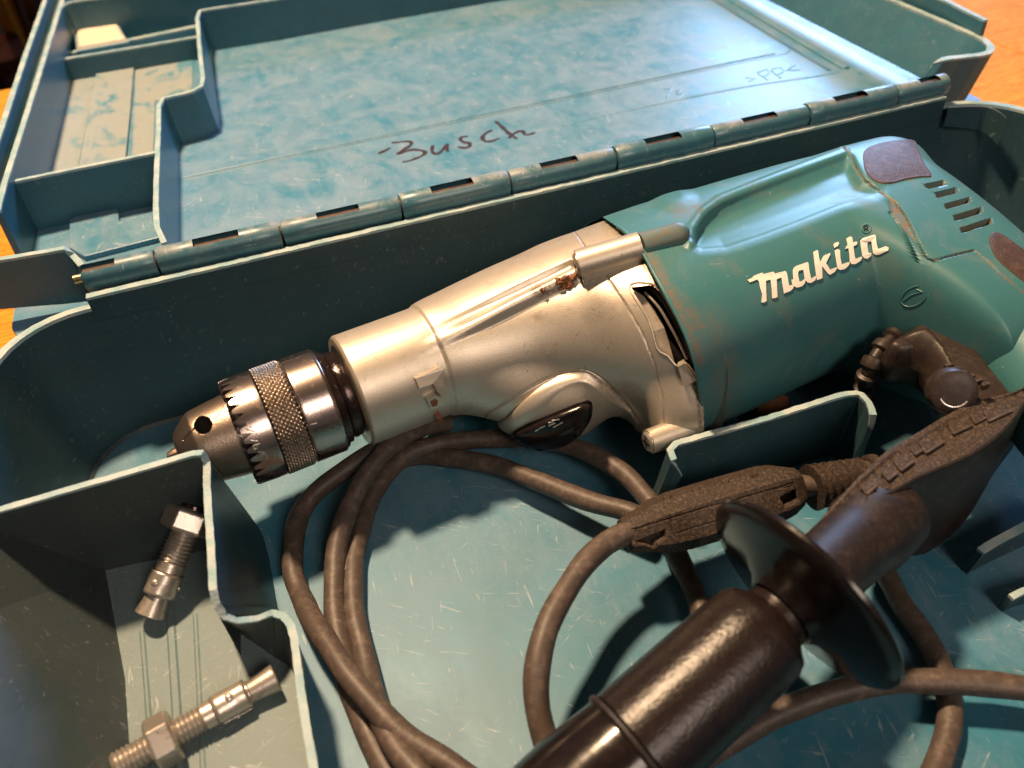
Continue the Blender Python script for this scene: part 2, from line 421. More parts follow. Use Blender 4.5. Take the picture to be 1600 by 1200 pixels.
mk('tray_base', [(x,y,ZT) for x,y in loops[-1][0]], [tuple(range(k-1,-1,-1))], M_WALL, tray)
# raised tongue of the back rim
xa = at(135,460,7.5)[0]; xb = at(1478,152,7.5)[0]
wall('rim_tongue', [(xa,34.22,7.55),(xb,34.22,7.55)], 6.3, .36, (0,0), tray, jag=.06, step=.3)
# lip on the inside of the back right corner, with a cut end
lip = [at(1400+160/4.8*4.8*.0+78, 172, 6.55)]
lp = spline([at(1478,168,6.9)+[0,-.12,0], at(1530,166,6.8)+[0,-.2,0], at(1558,176,6.8), at(1571,187,6.7)], .2)
V=[];F=[]
for i,p in enumerate(lp):
    d = np.array([-.25,-.6,0]); V += [p+[0,0,.12], p+d*.2+[0,0,.1], p+d*.25+[0,0,-.95-.5*i/len(lp)], p+[.1,.1,-.8]]
for i in range(len(lp)-1):
    a=i*4; b=a+4
    for q in range(4): F.append((a+q,a+(q+1)%4,b+(q+1)%4,b+q))
F += [(0,3,2,1), tuple(len(V)-4+q for q in range(4))]
mk('corner_lip', V, F, [M_WALL], tray, smooth=False)

# ---- pocket divider (left compartment), top and base measured
ZD = 5.6; ZP = 1.6
dtop = [(-60,813),(0,795),(150,752),(300,708),(316,707),(323,722),(323,760),(329,850),(333,922),(338,944),(350,962),(370,969),(400,966),(425,957),(442,962),(454,976),(460,1000),(466,1050),(476,1120),(490,1200),(505,1290)]
dbas = [(90,912),(165,890),(215,880),(290,866),(310,868),(318,880),(320,890),(328,910),(338,935),(345,955),(352,975),(372,988),(402,1008),(430,1028),(448,1038),(456,1046),(460,1056),(466,1080),(476,1140),(490,1210),(505,1300)]
DZ = np.interp(range(len(dtop)), [0,4,9,13,30], [7.0,7.0,5.2,3.6,3.6]); TOPP = np.array([at(x,y,z) for (x,y),z in zip(dtop,DZ)]); INB = np.array(pxs(dbas, ZP))
mb = [(-5,870),(60,862),(180,840),(330,800),(395,815),(405,825),(412,840),(420,870),(428,915),(434,950),(440,965),(447,975),(455,985),(462,995),(468,1010),(474,1030),(478,1060),(482,1100),(488,1160),(500,1220),(515,1300)]
OUTB = np.array(pxs(mb, 0.0))
OUTB[:5,1] = 24.6; OUTB[0,0] = -11.6; OUTB[1,0] = -11.2; OUTB[2,0]=-8.5; OUTB[3,0]=-5; OUTB[4,0] = -4.0
INB[4:10,0] = TOPP[4:10,0]-.15; INB[4:10,1] = np.minimum(INB[4:10,1], TOPP[4:10,1]+.3)
def dense(P, n=8):
    out = []
    for i in range(len(P)-1):
        for j in range(n): out.append(P[i]+(P[i+1]-P[i])*j/n)
    out.append(P[-1]); return np.array(out)
Tt = dense(TOPP); Ib = dense(INB); Ob = dense(OUTB); n = len(Tt)
Tg = np.gradient(Tt,axis=0)[:,:2]; Tg /= np.linalg.norm(Tg,axis=1)[:,None]; Nn = np.stack([-Tg[:,1],Tg[:,0],np.zeros(n)],1)  # left of travel = outside? 
V=[];F=[];mi=[]
for i in range(n):
    j=(rng.rand(3)-.5)*.022
    V += [Tt[i]+Nn[i]*(.13+j[0])+[0,0,j[2]], Tt[i]-Nn[i]*(.13+j[1])+[0,0,j[2]], Tt[i]-Nn[i]*.11+[0,0,-.12], Ib[i], Ob[i], Tt[i]+Nn[i]*.11+[0,0,-.12]]
for i in range(n-1):
    a=i*6;b=a+6
    for q,m_ in ((0,1),(1,1),(2,0),(4,0),(5,1)):
        F.append((a+q,b+q,b+(q+1)%6,a+(q+1)%6)); mi.append(m_)
mi = [2 if (m==0 and q%5==2) else m for q,m in enumerate(mi)]
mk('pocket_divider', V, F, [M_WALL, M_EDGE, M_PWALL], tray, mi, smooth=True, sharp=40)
# scooped side wall of the pocket
a0=at(165,890,ZP); a1=at(196,1060,ZP); a2=at(206,1210,ZP); a3=np.array([a2[0],1.3,ZP])
V=[a0,a1,a2,a3]; V=[v-[0,0,.02] for v in V]+[np.array([-12.05,a0[1]+.25,6.85]),np.array([-12.1,a1[1],6.85]),np.array([-12.1,a2[1],6.85]),np.array([-12.1,1.3,6.85])]
V+= [v+np.array([-.35,0,-.35]) for v in V]
F=[(0,1,5,4),(1,2,6,5),(2,3,7,6),(8,12,13,9),(9,13,14,10),(10,14,15,11),(0,4,12,8),(3,11,15,7),(4,5,13,12),(5,6,14,13),(6,7,15,14)]
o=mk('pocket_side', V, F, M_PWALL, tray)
# raised floor of the small-parts pocket
pf = [tuple(p[:2]) for p in INB[1:]] + [(INB[-1][0], 1.2), (XL-.2, 1.2), (XL-.3, INB[1][1])]
pf = [(-10.95,INB[0][1]+.1)] + pf[1:-1]
top = [(x,y,ZP) for x,y in pf]; m_=len(top)
tri = tessellate_polygon([[Vector(p) for p in top]])
mk('pocket_floor', top, [tuple(t) for t in tri], M_POCKET, tray)
for (x0,y0,x1,y1,w,h) in ((262,900,283,1215,.20,.05),(305,960,318,1215,.14,.03),(222,985,240,1215,.14,.04)):
    a=at(x0,y0,ZP); b=at(x1,y1,ZP); d=(b-a)/np.linalg.norm(b-a); nn_=np.array([-d[1],d[0],0])
    V=[a+nn_*w,a-nn_*w,b-nn_*w,b+nn_*w]; V=V+[v*1.0 for v in V]; V=[np.array(v) for v in V]
    for q in range(4): V[q][2]=ZP-.02
    for q in range(4,8): V[q][2]=ZP+h; 
    V[4]-=nn_*.1;V[7]-=nn_*.1;V[5]+=nn_*.1;V[6]+=nn_*.1
    mk('floor_rib', V, [(4,5,6,7),(0,1,5,4),(1,2,6,5),(2,3,7,6),(3,0,4,7)], M_POCKET, tray)

# ---- centre cradle divider
ct = spline([at(1064,738,3.1),at(1053,718,3.9),at(1047,702,4),at(1056,692,4),at(1080,685,4),at(1150,666,4),at(1210,649,4),at(1270,630,4),at(1325,614,4),at(1346,616,4),at(1358,628,4),at(1364,648,4),at(1362,662,3.6),at(1352,685,2.6)], .25)
cb = ct.copy(); cb[:,2] = 0
nC = len(ct)
for i in range(nC):
    f = i/(nC-1)
    if f < .16: cb[i,0] -= 1.0*(1-f/.16)+.2; cb[i,1] += .2
    elif f > .84: cb[i,0] -= .3*(f-.84)/.16
    else: cb[i,1] += .3
wall('cradle_divider', ct, 0, .26, (0,0), tray, base=cb, step=.3, jag=.05)
# low divider at the right edge
wall('small_divider', [at(1532,860,1.6),at(1560,843,1.7),at(1600,822,1.8),at(1680,785,1.8)], 0, .3, (0,.2), tray, mat=M_WALL)
wall('small_divider', [at(1580,932,1.0),at(1600,922,1.0),at(1690,900,1.0)], 0, .25, (0,.1), tray, mat=M_WALL)

# ---- lid
ZL = 5.0; ZR = 8.3
lid = empty('lid', (0,0,0), 'x', 'x'); 
for k_ in ('label','category'): del lid[k_]
lid.parent = case; lid.location = Vector((0,0,0))-Vector(wloc(case))+Vector((15,53,5))
LX0=-11.5; LX1=42.4; LY0=36.0; LY1=74.6
def slab(name, poly, z0, z1, mats, parent, mi_top=0):
    n_=len(poly); V=[(x,y,z0) for x,y in poly]+[(x,y,z1) for x,y in poly]
    F=[tuple(range(n_-1,-1,-1)), tuple(range(n_,2*n_))]+[(i,(i+1)%n_,(i+1)%n_+n_,i+n_) for i in range(n_)]
    return mk(name,V,F,mats,parent)
slab('lid_floor', rrect(LX0-1.2,LY0-.1,LX1+.3,LY1+.3,1.5), ZL-.3, ZL, M_LID, lid)
# outer walls of the lid (sloping slightly), rims pale
def P3(L): return [np.array(p,float) for p in L]
# right side
rt = [np.array([42.2,74.5,ZR]), np.array([42.4,60,ZR]), at(1397,0,ZR), at(1470,31,ZR), at(1523,54,ZR), at(1540,63,ZR), at(1548,73,ZR), at(1544,82,ZR), at(1530,85,ZR), at(1500,88,ZR), at(1472,92,ZR), at(1462,98,ZR-.25), at(1458,112,ZR-1.0)]
rt = spline([(p) for p in rt], .4)
rb = rt.copy(); rb[:,2] = 5.6
rb[:,0] -= np.clip((rt[:,1]-36.5)/3,0,1)*.9+.9
rb[:,1] += .05
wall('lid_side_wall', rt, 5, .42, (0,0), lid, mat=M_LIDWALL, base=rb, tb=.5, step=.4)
wall('lid_outer_lip', [at(1330,-62,9.2), at(1420,-24,9.2), at(1483,2,9.2), at(1541,31,9.2)], 7.6, .30, (.0,0), lid, mat=M_LIDWALL)
# left side: outer rim, gutter, inner rim
lo = [at(84,-40,9),at(70,0,9),at(38,90,9),at(5,190,9),at(-20,262,9)]
li = [at(108,-30,8.5),at(93,12,8.5),at(50,150,8.5),at(7,284,8.5),at(-5,330,8.5)]
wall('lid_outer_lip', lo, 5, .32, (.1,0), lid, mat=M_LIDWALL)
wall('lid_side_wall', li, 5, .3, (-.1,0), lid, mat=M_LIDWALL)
gl = [p.copy() for p in lo]; gi = [p.copy() for p in li]
V=[]; 
for a,b_ in zip(gl,gi):
    V += [(a[0],a[1],7.9),(b_[0],b_[1],7.9)]
mk('lid_gutter', V, [(2*i,2*i+1,2*i+3,2*i+2) for i in range(len(lo)-1)], M_LIDWALL, lid)
# back wall of the lid
bt = spline([at(93,12,8.5),at(100,6,8.5),at(112,2,8.5),at(170,-6,8.5),at(240,-14,8.5),at(400,-42,8.5),at(700,-92,8.5),at(1290,-180,8.5)], .8)
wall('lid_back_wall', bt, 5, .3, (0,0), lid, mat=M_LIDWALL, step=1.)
# hinge-side wall of the lid
wall('lid_front_wall', [at(-60,415,8.3),at(0,404,8.3),at(60,394,8.3),at(100,387,8.3),at(113,398,7.9),at(127,414,7.6)], 0, .3, (0,0), lid, mat=M_LIDWALL,
     base=[at(-60,415,8.3)*[1,1,0]+[0,0,5.9],at(0,404,8.3)*[1,1,0]+[0,0,5.7],at(60,394,8.3)*[1,1,0]+[0,0,5.5],at(100,387,8.3)*[1,1,0]+[0,0,5.4],at(113,398,7.9)*[1,1,0]+[0,0,5.4],at(127,414,7.6)*[1,1,0]+[0,0,5.4]])
wall('lid_front_wall', [(-8.3,36.0,7.75),(37.3,36.0,7.75)], 4.8, .25, (0,0), lid, mat=M_LIDWALL, step=1.5)

# lid inner dividers
P1 = [at(1180,-125,8),at(900,-80,8),at(560,-25,8),at(417,0,8),at(330,13,8),at(312,16,8),at(308,28,8),at(311,70,8),at(317,122,8),at(314,134,8),at(300,142,8),at(270,149,8),at(255,153,8),at(248,165,8),at(247,210,8),at(245,260,8),at(243,320,8),at(245,355,8),at(256,379,7.9)]
p1b = [p.copy() for p in P1]
for p in p1b: p[2]=ZL
for i in range(len(P1)):
    p1b[i][0]+=.12
wall('lid_divider', P1, ZL, .26, (0,0), lid, mat=M_LIDWALL, base=p1b, step=.5, jag=.05)
wall('lid_divider', [at(101,91,6.6),at(200,75,6.6),at(308,57,6.6)], ZL, .3, (0,0), lid, mat=M_LIDWALL)
wall('lid_divider', [at(8,285,8),at(120,262,8),at(245,237,8)], ZL, .26, (0,.1), lid, mat=M_LIDWALL, step=.5)
# raised slab and plates on the lid floor
def px_slab(name, L, z0, z1, mat, bev=.04):
    P=[at(x,y,z0) for x,y in L]; o=slab(name,[tuple(p[:2]) for p in P],z0-.02,z1,mat,lid); bevel(o,bev,2); return o
px_slab('floor_plate', [(154,104),(212,93),(206,170),(198,252),(124,268),(140,180)], ZL, ZL+.22, M_LIDDUST)
px_slab('floor_plate', [(213,93),(302,76),(300,160),(243,158),(240,243),(206,250),(210,170)], ZL, ZL+.05, M_LIDDUST)
px_slab('floor_plate', [(112,350),(186,322),(189,352),(200,350),(240,344),(252,378),(135,408),(112,394)], ZL, ZL+.3, M_LID)
px_slab('floor_plate', [(100,120),(152,108),(136,190),(122,262),(62,276),(84,200)], ZL, ZL+.03, M_LIDDUST)
# latch opening in the back wall; lit surface behind put in as pale colour
V=[];
ly = 73.6
LP=[(124,75),(121,55),(124,42),(135,33),(150,29),(176,25),(183,28),(184,42),(190,53),(197,62)]
LPp=[at(x,y,6.3) for x,y in LP]
o=slab('latch_seat',[tuple(p[:2]) for p in LPp],6.2,6.45,plain('latch_lit_pale',(.66,.55,.44),.5),lid); bevel(o,.15,3)
o=slab('latch_seat',[tuple((np.mean(LPp,axis=0)+(p-np.mean(LPp,axis=0))*1.13)[:2]) for p in LPp],5.0,6.3,M_LIDDUST,lid); bevel(o,.1,2)
wall('lid_back_ledge', [at(100,84,6.0),at(190,64,6.0),at(308,40,6.0)], 5, .5, (0,0), lid, mat=M_LIDDUST)
# engraved line and raised ridge on the lid floor
def strip(name, pts, r, mat, flat=.35, z=ZL, parent=lid, seg=8):
    return tube(name, spline([at(x,y,z) for x,y in pts], .4), r, mat, parent, seg, flat=flat, sharp=80)
strip('floor_groove', [(285,281),(400,257),(600,215),(800,173),(1000,131),(1130,104),(1215,87),(1231,82),(1236,76),(1228,70)], .055, M_LIDWALL, .3)
strip('floor_groove', [(286,277),(400,253),(600,211),(800,169),(1000,127),(1130,100),(1210,84)], .10, M_LID, .5)
strip('floor_ridge', [(1090,-32),(1142,0),(1230,53),(1322,108)], .30, M_LID, .5)
strip('floor_ridge', [(1062,-32),(1115,0),(1205,56),(1296,110)], .16, M_LIDWALL, .25)
strip('floor_ridge', [(1322,108),(1280,118),(1160,136),(1000,168),(880,196)], .18, M_LID, .2)
strip('floor_ridge', [(340,75),(420,60),(600,28),(800,-8)], .12, M_LIDDUST, .5)
# recycling mark, embossed
for st in ([(1164,121),(1181,123),(1170,127)],[(1184,113),(1199,108),(1203,113),(1192,120),(1184,115)],[(1192,118),(1199,125)],[(1206,108),(1221,105),(1225,111),(1213,117),(1206,110)],[(1214,116),(1220,122)],[(1242,102),(1230,110),(1250,109)]):
    strip('embossed_letter', st, .09, M_LID, .35)
for st in ([(1038,140),(1050,137),(1042,152)],[(1056,143),(1064,140),(1058,147),(1068,148),(1060,154)]):
    strip('embossed_letter', st, .08, M_LID, .35)
# handwritten name
hand = [[(591,240),(600,236),(610,231)],[(612,223),(640,221),(642,226),(634,232),(622,240),(644,234),(662,236),(663,241),(651,247),(640,251),(629,253)],
        [(676,227),(675,235),(677,239),(684,240),(694,232),(700,225),(698,231),(700,237)],[(731,213),(722,214),(719,218),(725,222),(734,224),(733,229),(726,231),(715,229)],
        [(769,203),(758,209),(754,215),(757,220),(766,221),(780,216)],[(774,189),(782,196),(794,207),(808,217)],[(795,216),(803,209),(811,205),(817,205),(820,210),(827,210),(836,207)]]
for st in hand:
    pth = spline([at(x,y,ZL+.01) for x,y in st], .12); nn = len(pth)
    w_ = .13*(1-.35*np.abs(np.linspace(-1,1,nn))**3)*(1+.2*np.sin(np.arange(nn)*.9))
    tube('handwriting', pth, w_, M_INK, lid, 8, flat=.08, sharp=80)

# ---- hinge
ZH = 7.95
hA = at(129,434,ZH); hB = at(1476,130,ZH); hd = (hB-hA); hl = np.linalg.norm(hd); hd /= hl
hn = np.cross([0,0,1.], hd)
def along(px):
    # parameter along the hinge for a pixel column
    best=min(np.linspace(0,hl,900), key=lambda t: abs(topx(hA+hd*t)[0]-px)); return best
bnd = [129,246,440,625,794,959,1110,1257,1394,1476]
slots = [(127,185),(307,378),(497,563),(675,739),(844,900),(1006,1060),(1156,1208),(1298,1347),(1431,1461)]
seg = 40
for i in range(9):
    a = along(bnd[i])+.05; b_ = along(bnd[i+1])-.05; s0 = along(slots[i][0]); s1 = along(slots[i][1])
    r = .54 if i%2 == 0 else .59
    st = sorted(set([a,a+.06,b_-.06,b_]+list(np.linspace(max(s0,a),s1,4))+list(np.linspace(a,b_,6))))
    V=[];F=[];mi=[]
    for t in st:
        rr = r*.93 if (t==a or t==b_) else r
        for k_ in range(seg):
            th = 2*math.pi*k_/seg; q = hA+hd*t
            # lobed knuckle: round on the top, running down into the wall below
            y_ = math.cos(th)*rr; z_ = math.sin(th)*rr
            if z_ < 0: z_ *= 1.35
            V.append(q+hn*y_+np.array([0,0,z_]))
    for j in range(len(st)-1):
        mid=(st[j]+st[j+1])/2
        for k_ in range(seg):
            ang=(k_+.5)/seg*360
            if s0<mid<s1 and 56<ang<124: continue
            F.append((j*seg+k_, (j+1)*seg+k_, (j+1)*seg+(k_+1)%seg, j*seg+(k_+1)%seg)); mi.append(0)
    F.append(tuple(range(seg))); F.append(tuple((len(st)-1)*seg+k_ for k_ in range(seg-1,-1,-1)))
    mk('hinge_knuckle', V, F, [M_HINGE], case, smooth=True, sharp=40)
tube('hinge_pin', [hA-hd*.35, hA, hA+hd*hl*.5, hB+hd*.05], .20, M_BRASS, case, 14)
tube('hinge_liner', [hA+hd*.1+[0,0,.02], hA+hd*hl*.5, hB-hd*.1], .33, M_PAD, case, 14)

# ================================================================== DRILL surfaces
class Surf:
    """closed loft in drill space with measured relief"""
    def __init__(s, stations, nu, ntheta, warp=None, dense=None):
        st = np.array(stations, float); u = np.linspace(st[0,0], st[-1,0], nu) if np.isscalar(nu) else np.asarray(nu)
        def ip(c):
            # smooth (pchip-like) interpolation
            x = st[:,0]; y = st[:,c]; hs = np.diff(x); dl = np.diff(y)/hs; m = np.zeros(len(x)); pr_ = dl[:-1]*dl[1:]; m[1:-1] = np.where(pr_>0, 2*pr_/(dl[:-1]+dl[1:]+1e-12*np.sign(dl[:-1]+dl[1:]+1e-30)), 0); m[0]=dl[0]; m[-1]=dl[-1]; i = np.clip(np.searchsorted(x,u)-1,0,len(x)-2)
            h = x[i+1]-x[i]; t = (u-x[i])/h
            return (2*t**3-3*t**2+1)*y[i]+(t**3-2*t**2+t)*h*m[i]+(-2*t**3+3*t**2)*y[i+1]+(t**3-t**2)*h*m[i+1]
        vc,wc,a,b,n = [ip(c) for c in range(1,6)]
        th = np.linspace(0, 2*np.pi, ntheta, endpoint=False)
        if dense:
            g_ = np.linspace(0, 2*np.pi, 4001); wgt = 1+dense[2]*((g_>dense[0])&(g_<dense[1])); cum = np.r_[0,np.cumsum(wgt[:-1])]; cum = cum/cum[-1]
            th = np.interp(np.arange(ntheta)/ntheta, cum, g_)
        c = np.cos(th)[None,:]; sn = np.sin(th)[None,:]
        e = (2/n)[:,None]
        cc = np.sign(c)*np.abs(c)**e; ss = np.sign(sn)*np.abs(sn)**e
        s.v = vc[:,None]+a[:,None]*cc; s.w = wc[:,None]+b[:,None]*ss; s.u = np.repeat(u[:,None], ntheta, 1)
        if warp: s.u, s.v, s.w = warp(s.u, s.v, s.w)
        s.P = DO + s.u[...,None]*DU + s.v[...,None]*DV + s.w[...,None]*DW
        s.dirt = np.zeros(s.u.shape); s.th = th; s.update()
    def update(s):
        du = np.gradient(s.P, axis=0); dt = np.roll(s.P,-1,1)-np.roll(s.P,1,1)
        N = np.cross(dt, du); N /= np.linalg.norm(N,axis=2)[...,None]+1e-9
        cen = s.P.mean(axis=1, keepdims=True)
        sg = np.sign(((s.P-cen)*N).sum(2).mean()); s.N = N*sg
        s.px = topx(s.P); s.vis = ((CAM-s.P)*s.N).sum(2) > -2
    def sdf(s, poly):
        return sdpoly(s.px, np.array(poly,float))
    def line(s, pts):
        return sdline(s.px, np.array(pts,float))
    def disp(s, amount, vis=True):
        if vis: amount = amount*s.vis
        s.P = s.P + s.N*amount[...,None]; s.update()
    def obj(s, name, mat, parent, capmat=None, sharp=50, mimask=None, drop=None):
        nu,nt_ = s.u.shape; V = s.P.reshape(-1,3)
        i = np.arange(nu-1)[:,None]; j = np.arange(nt_)[None,:]; j2 = (j+1)%nt_
        F = np.stack([i*nt_+j+0*j2, i*nt_+j2, (i+1)*nt_+j2, (i+1)*nt_+j], -1).reshape(-1,4)
        if capmat is not False:
            c0 = V[:nt_].mean(0); c1 = V[-nt_:].mean(0); V = np.vstack([V,c0,c1]); k0=len(V)-2; k1=len(V)-1
            a_ = np.arange(nt_)
            # caps as degenerate-free quads (pairs of thetas)
            q0 = np.stack([np.full(nt_//2,k0), (a_[::2]+2)%nt_, a_[1::2], a_[::2]],-1)
            q1 = np.stack([np.full(nt_//2,k1), (nu-1)*nt_+a_[::2], (nu-1)*nt_+a_[1::2], (nu-1)*nt_+(a_[::2]+2)%nt_],-1)
            F = np.vstack([F,q0,q1])
            d = np.r_[s.dirt.ravel(),0,0]
        else: d = s.dirt.ravel()
        mats = mat if isinstance(mat,(list,tuple)) else [mat]
        mi = None
        if mimask is not None:
            mi = np.zeros(len(F), int); mm = mimask[:-1,:].reshape(-1); mi[:len(mm)] = mm.astype(int)
        Ffull = F
        if drop is not None:
            keep = np.ones(len(F), bool); dm = drop[:-1,:].reshape(-1); keep[:len(dm)] = ~dm; F = F[keep]
        o = mk(name, V, F, mats, parent, smooth=True, attrs={'dirt':d}, mi=mi)
        F = Ffull
        if sharp: o.data.set_sharp_from_angle(angle=math.radians(sharp))
        s.bvh = BVHTree.FromPolygons([Vector(v) for v in V], [tuple(int(q) for q in f) for f in F])
        return o
def sdline(P, L):
    d = np.full(P.shape[:-1], 1e9)
    for a,b in zip(L[:-1], L[1:]):
        ab=b-a; t=np.clip(((P-a)@ab)/(ab@ab+1e-9),0,1); q=a+t[...,None]*ab
        d=np.minimum(d, np.linalg.norm(P-q,axis=-1))
    return d
def sdpoly(P, L):
    d = sdline(P, np.vstack([L,L[:1]])); ins = np.zeros(P.shape[:-1], bool); n=len(L)
    for i in range(n):
        a=L[i]; b=L[(i+1)%n]
        cond = ((a[1]>P[...,1]) != (b[1]>P[...,1]))
        with np.errstate(divide='ignore', invalid='ignore'):
            xi = (b[0]-a[0])*(P[...,1]-a[1])/(b[1]-a[1]+1e-12)+a[0]
        ins ^= cond & (P[...,0]<xi)
    return np.where(ins,-d,d)
def sst(x,a,b):
    t=np.clip((x-a)/(b-a),0,1); return t*t*(3-2*t)
def hit(bvh, x, y):
    d = ray(x,y); d/=np.linalg.norm(d); r = bvh.ray_cast(Vector(CAM), Vector(d))
    return (np.array(r[0]), np.array(r[1]), d) if r[0] is not None else None
def smooth2(P, k=3, closed=True):
    L = spline([(x,y,0) for x,y in P], k, closed); return L[:,:2]
def decal(name, poly, bvh, prof, mat, parent, smooth=True, label=None, step=3., attrs=None):
    """raised patch following a surface; prof = [(scale, height)...] from rim to centre"""
    L = smooth2(poly, step); c = L.mean(0); V=[]; n=len(L); last=None
    for sc,h in prof:
        for p in L:
            q = c+(p-c)*sc; r = hit(bvh,q[0],q[1])
            kk = 1.
            while r is None and kk > .1:
                kk -= .03; q2 = c+(p-c)*sc*kk; r = hit(bvh,q2[0],q2[1])
            if kk < 1 and r is not None:
                ex_ = at(q[0],q[1],0)-CAM; ex_ /= np.linalg.norm(ex_); r = (CAM+ex_*np.linalg.norm(r[0]-CAM), r[1], r[2])
            nrm = r[1] if r[1]@r[2]<0 else -r[1]
            V.append(r[0]+nrm*h)
    r = hit(bvh,c[0],c[1]) or last; nrm = r[1] if r[1]@r[2]<0 else -r[1]; V.append(r[0]+nrm*prof[-1][1])
    F=[]
    for i in range(len(prof)-1):
        for j in range(n): F.append((i*n+j,i*n+(j+1)%n,(i+1)*n+(j+1)%n,(i+1)*n+j))
    k_=len(V)-1; i=len(prof)-1
    for j in range(n): F.append((i*n+j,i*n+(j+1)%n,k_))
    return mk(name,V,F,mat,parent,smooth=smooth,sharp=40,label=label)
def stamp(name, poly, bvh, h, mat, parent, depth=.08, label=None, bev=.02, avg=False):
    pts=[]; 
    for x,y in poly:
        r=hit(bvh,x,y)
        if r is None: return None
        pts.append(r)
    ns=np.mean([ (r[1] if r[1]@r[2]<0 else -r[1]) for r in pts],axis=0); ns/=np.linalg.norm(ns)
    n=len(poly); V=[r[0]+ns*h for r in pts]+[r[0]-ns*depth for r in pts]
    tri=tessellate_polygon([[Vector((x,y,0)) for x,y in poly]])
    F=[tuple(t) for t in tri]+[(i,(i+1)%n,(i+1)%n+n,i+n) for i in range(n)]
    o=mk(name,V,F,mat,parent,label=label); 
    return o

drill = empty('corded_drill', (14, 26, 0), 'teal and silver corded drill with steel key chuck lying in the open case', 'drill')

# ---------------- gear housing
gs = [(0,0,0,2.30,2.30,2),(.12,0,0,2.39,2.39,2),(1.8,0,0,2.40,2.40,2),(3.55,0,0,2.42,2.42,2),(3.75,0,0,2.52,2.52,2),(5.2,-.05,-.02,2.85,2.65,2.05),(7,-.25,-.05,3.20,2.95,2.1),
      (9,-.85,-.1,3.85,3.4,2.15),(10.2,-1.55,-.05,4.55,3.7,2.2),(11.2,-2.2,-.0,5.05,3.95,2.2),(12.2,-2.6,0,5.3,4.15,2.25),(12.85,-2.75,0,5.4,4.2,2.3)]
G = Surf(gs, 420, 900)
d = np.linalg.norm((G.px-np.array([1062,668]))*[.8,1],axis=-1); G.disp(.95*sst(-d,-85,-10), vis=False)
arch = [(752,671),(748,663),(760,648),(791,628),(829,605),(868,586),(907,578),(934,588),(957,609),(981,636),(1000,663),(1010,720),(990,780),(760,780),(742,700)]
G.disp(-.10*sst(-G.line([(700,560),(780,520),(900,480),(960,520),(980,620)]),-60,-10)*0)
arch = [tuple(p) for p in smooth2(arch,6)]; archline=[tuple(p) for p in spline([(x,y,0) for x,y in [(752,671),(748,663),(760,648),(791,628),(829,605),(868,586),(907,578),(934,588),(957,609),(981,636),(1000,663)]],6)[:,:2]]
sd = G.sdf(arch)
G.disp(.26*sst(-sd,1,12),vis=False); G.disp(.30*sst(-sd,8,60),vis=False)
d = np.linalg.norm((G.px-np.array([838,668]))*[1,1.25],axis=-1); G.disp(1.25*sst(-d,-130,-10), vis=False)
d = np.linalg.norm((G.px-np.array([972,668]))*[1.3,1],axis=-1); G.disp(-.50*sst(-d,-85,0),vis=False)
G.disp(-.09*sst(-G.line(archline),-3.2,-.4)); G.dirt = np.maximum(G.dirt, .8*sst(-G.line([(915,580),(957,609),(985,640),(1003,668)]),-5,0))
seamG = [(880,340),(903,369),(916,388),(949,433),(976,473),(1003,520),(1023,570),(1035,624),(1037,663),(1040,720)]
G.disp(-.05*sst(-G.line(seamG),-1.8,-.2)); G.dirt = np.maximum(G.dirt, .45*sst(-G.line(seamG),-2.5,-.5))
fin = [(650,534),(700,508),(760,479),(830,444),(890,415)]
wf = sst(G.px[...,0],650,860)
G.disp(-.20*wf*sst(-G.line([(a_,b_-2) for a_,b_ in fin]),-9,-1))
G.disp(.34*sst(G.px[...,0],645,800)*sst(-G.line([(655,547),(700,526),(760,499),(830,465),(905,428)]),-15,-1)*sst(-G.px[...,0],-915,-900)); G.disp(.10*sst(-G.line([(625,520),(640,560),(665,610),(690,655)]),-4,-1)*0)
win = [(984,448),(1019,444),(1037,462),(1060,503),(1083,553),(1090,588),(1071,567),(1058,572),(1043,556),(1027,545),(1013,500)]
sw = G.sdf(win); winmask = sw < 0

for (x,y,r_,a_) in ((860,548,46,.30),(840,495,22,.5),(660,590,30,.25),(1045,620,30,.25),(700,500,18,.2),(930,470,25,.25),(720,640,30,.3)):
    d=np.linalg.norm((G.px-np.array([x,y]))*[1,1.5],axis=-1); G.dirt=np.maximum(G.dirt,a_*sst(-d,-r_,0))
G.dirt = np.maximum(G.dirt, .9*sst(-G.line([(840,455),(870,448),(900,432)]),-16,-4)*sst(G.px[...,1],428,440))
G.dirt = np.maximum(G.dirt, .8*sst(-G.line([(960,352),(1000,395),(1040,470)]),-14,-2)); G.dirt = np.maximum(G.dirt, .9*sst(-G.line([(1085,590),(1092,640),(1095,668)]),-5,0))
G.dirt = np.maximum(G.dirt, .7*sst(-G.line([(985,640),(1000,670),(1010,690)]),-6,0))
d = sdline(G.px, np.array([(870,560),(850,570),(900,545)],float)); G.dirt=np.maximum(G.dirt,.12*sst(-d,-50,-5))
jn_=smooth2([(905,300),(932,332),(952,347),(975,362),(1000,390),(1021,428),(1042,466),(1062,505),(1080,552),(1091,600),(1096,650),(1095,720)],4,False)
gear = G.obj('gear_housing', [M_SILVER, M_HOLE], drill, drop=((G.sdf(win) < -.8) & G.vis) | ((G.px[...,0] > np.interp(G.px[...,1], jn_[:,1], jn_[:,0])+3) & (G.px[...,1]>480) & (G.u>9.5)))
# collar mouth
lathe('collar_mouth', L2W(-.02,0,0), DU, [(0.0,2.3),(-.02,2.05),(.05,1.95),(.8,1.9)], M_SILVER, drill, 64)
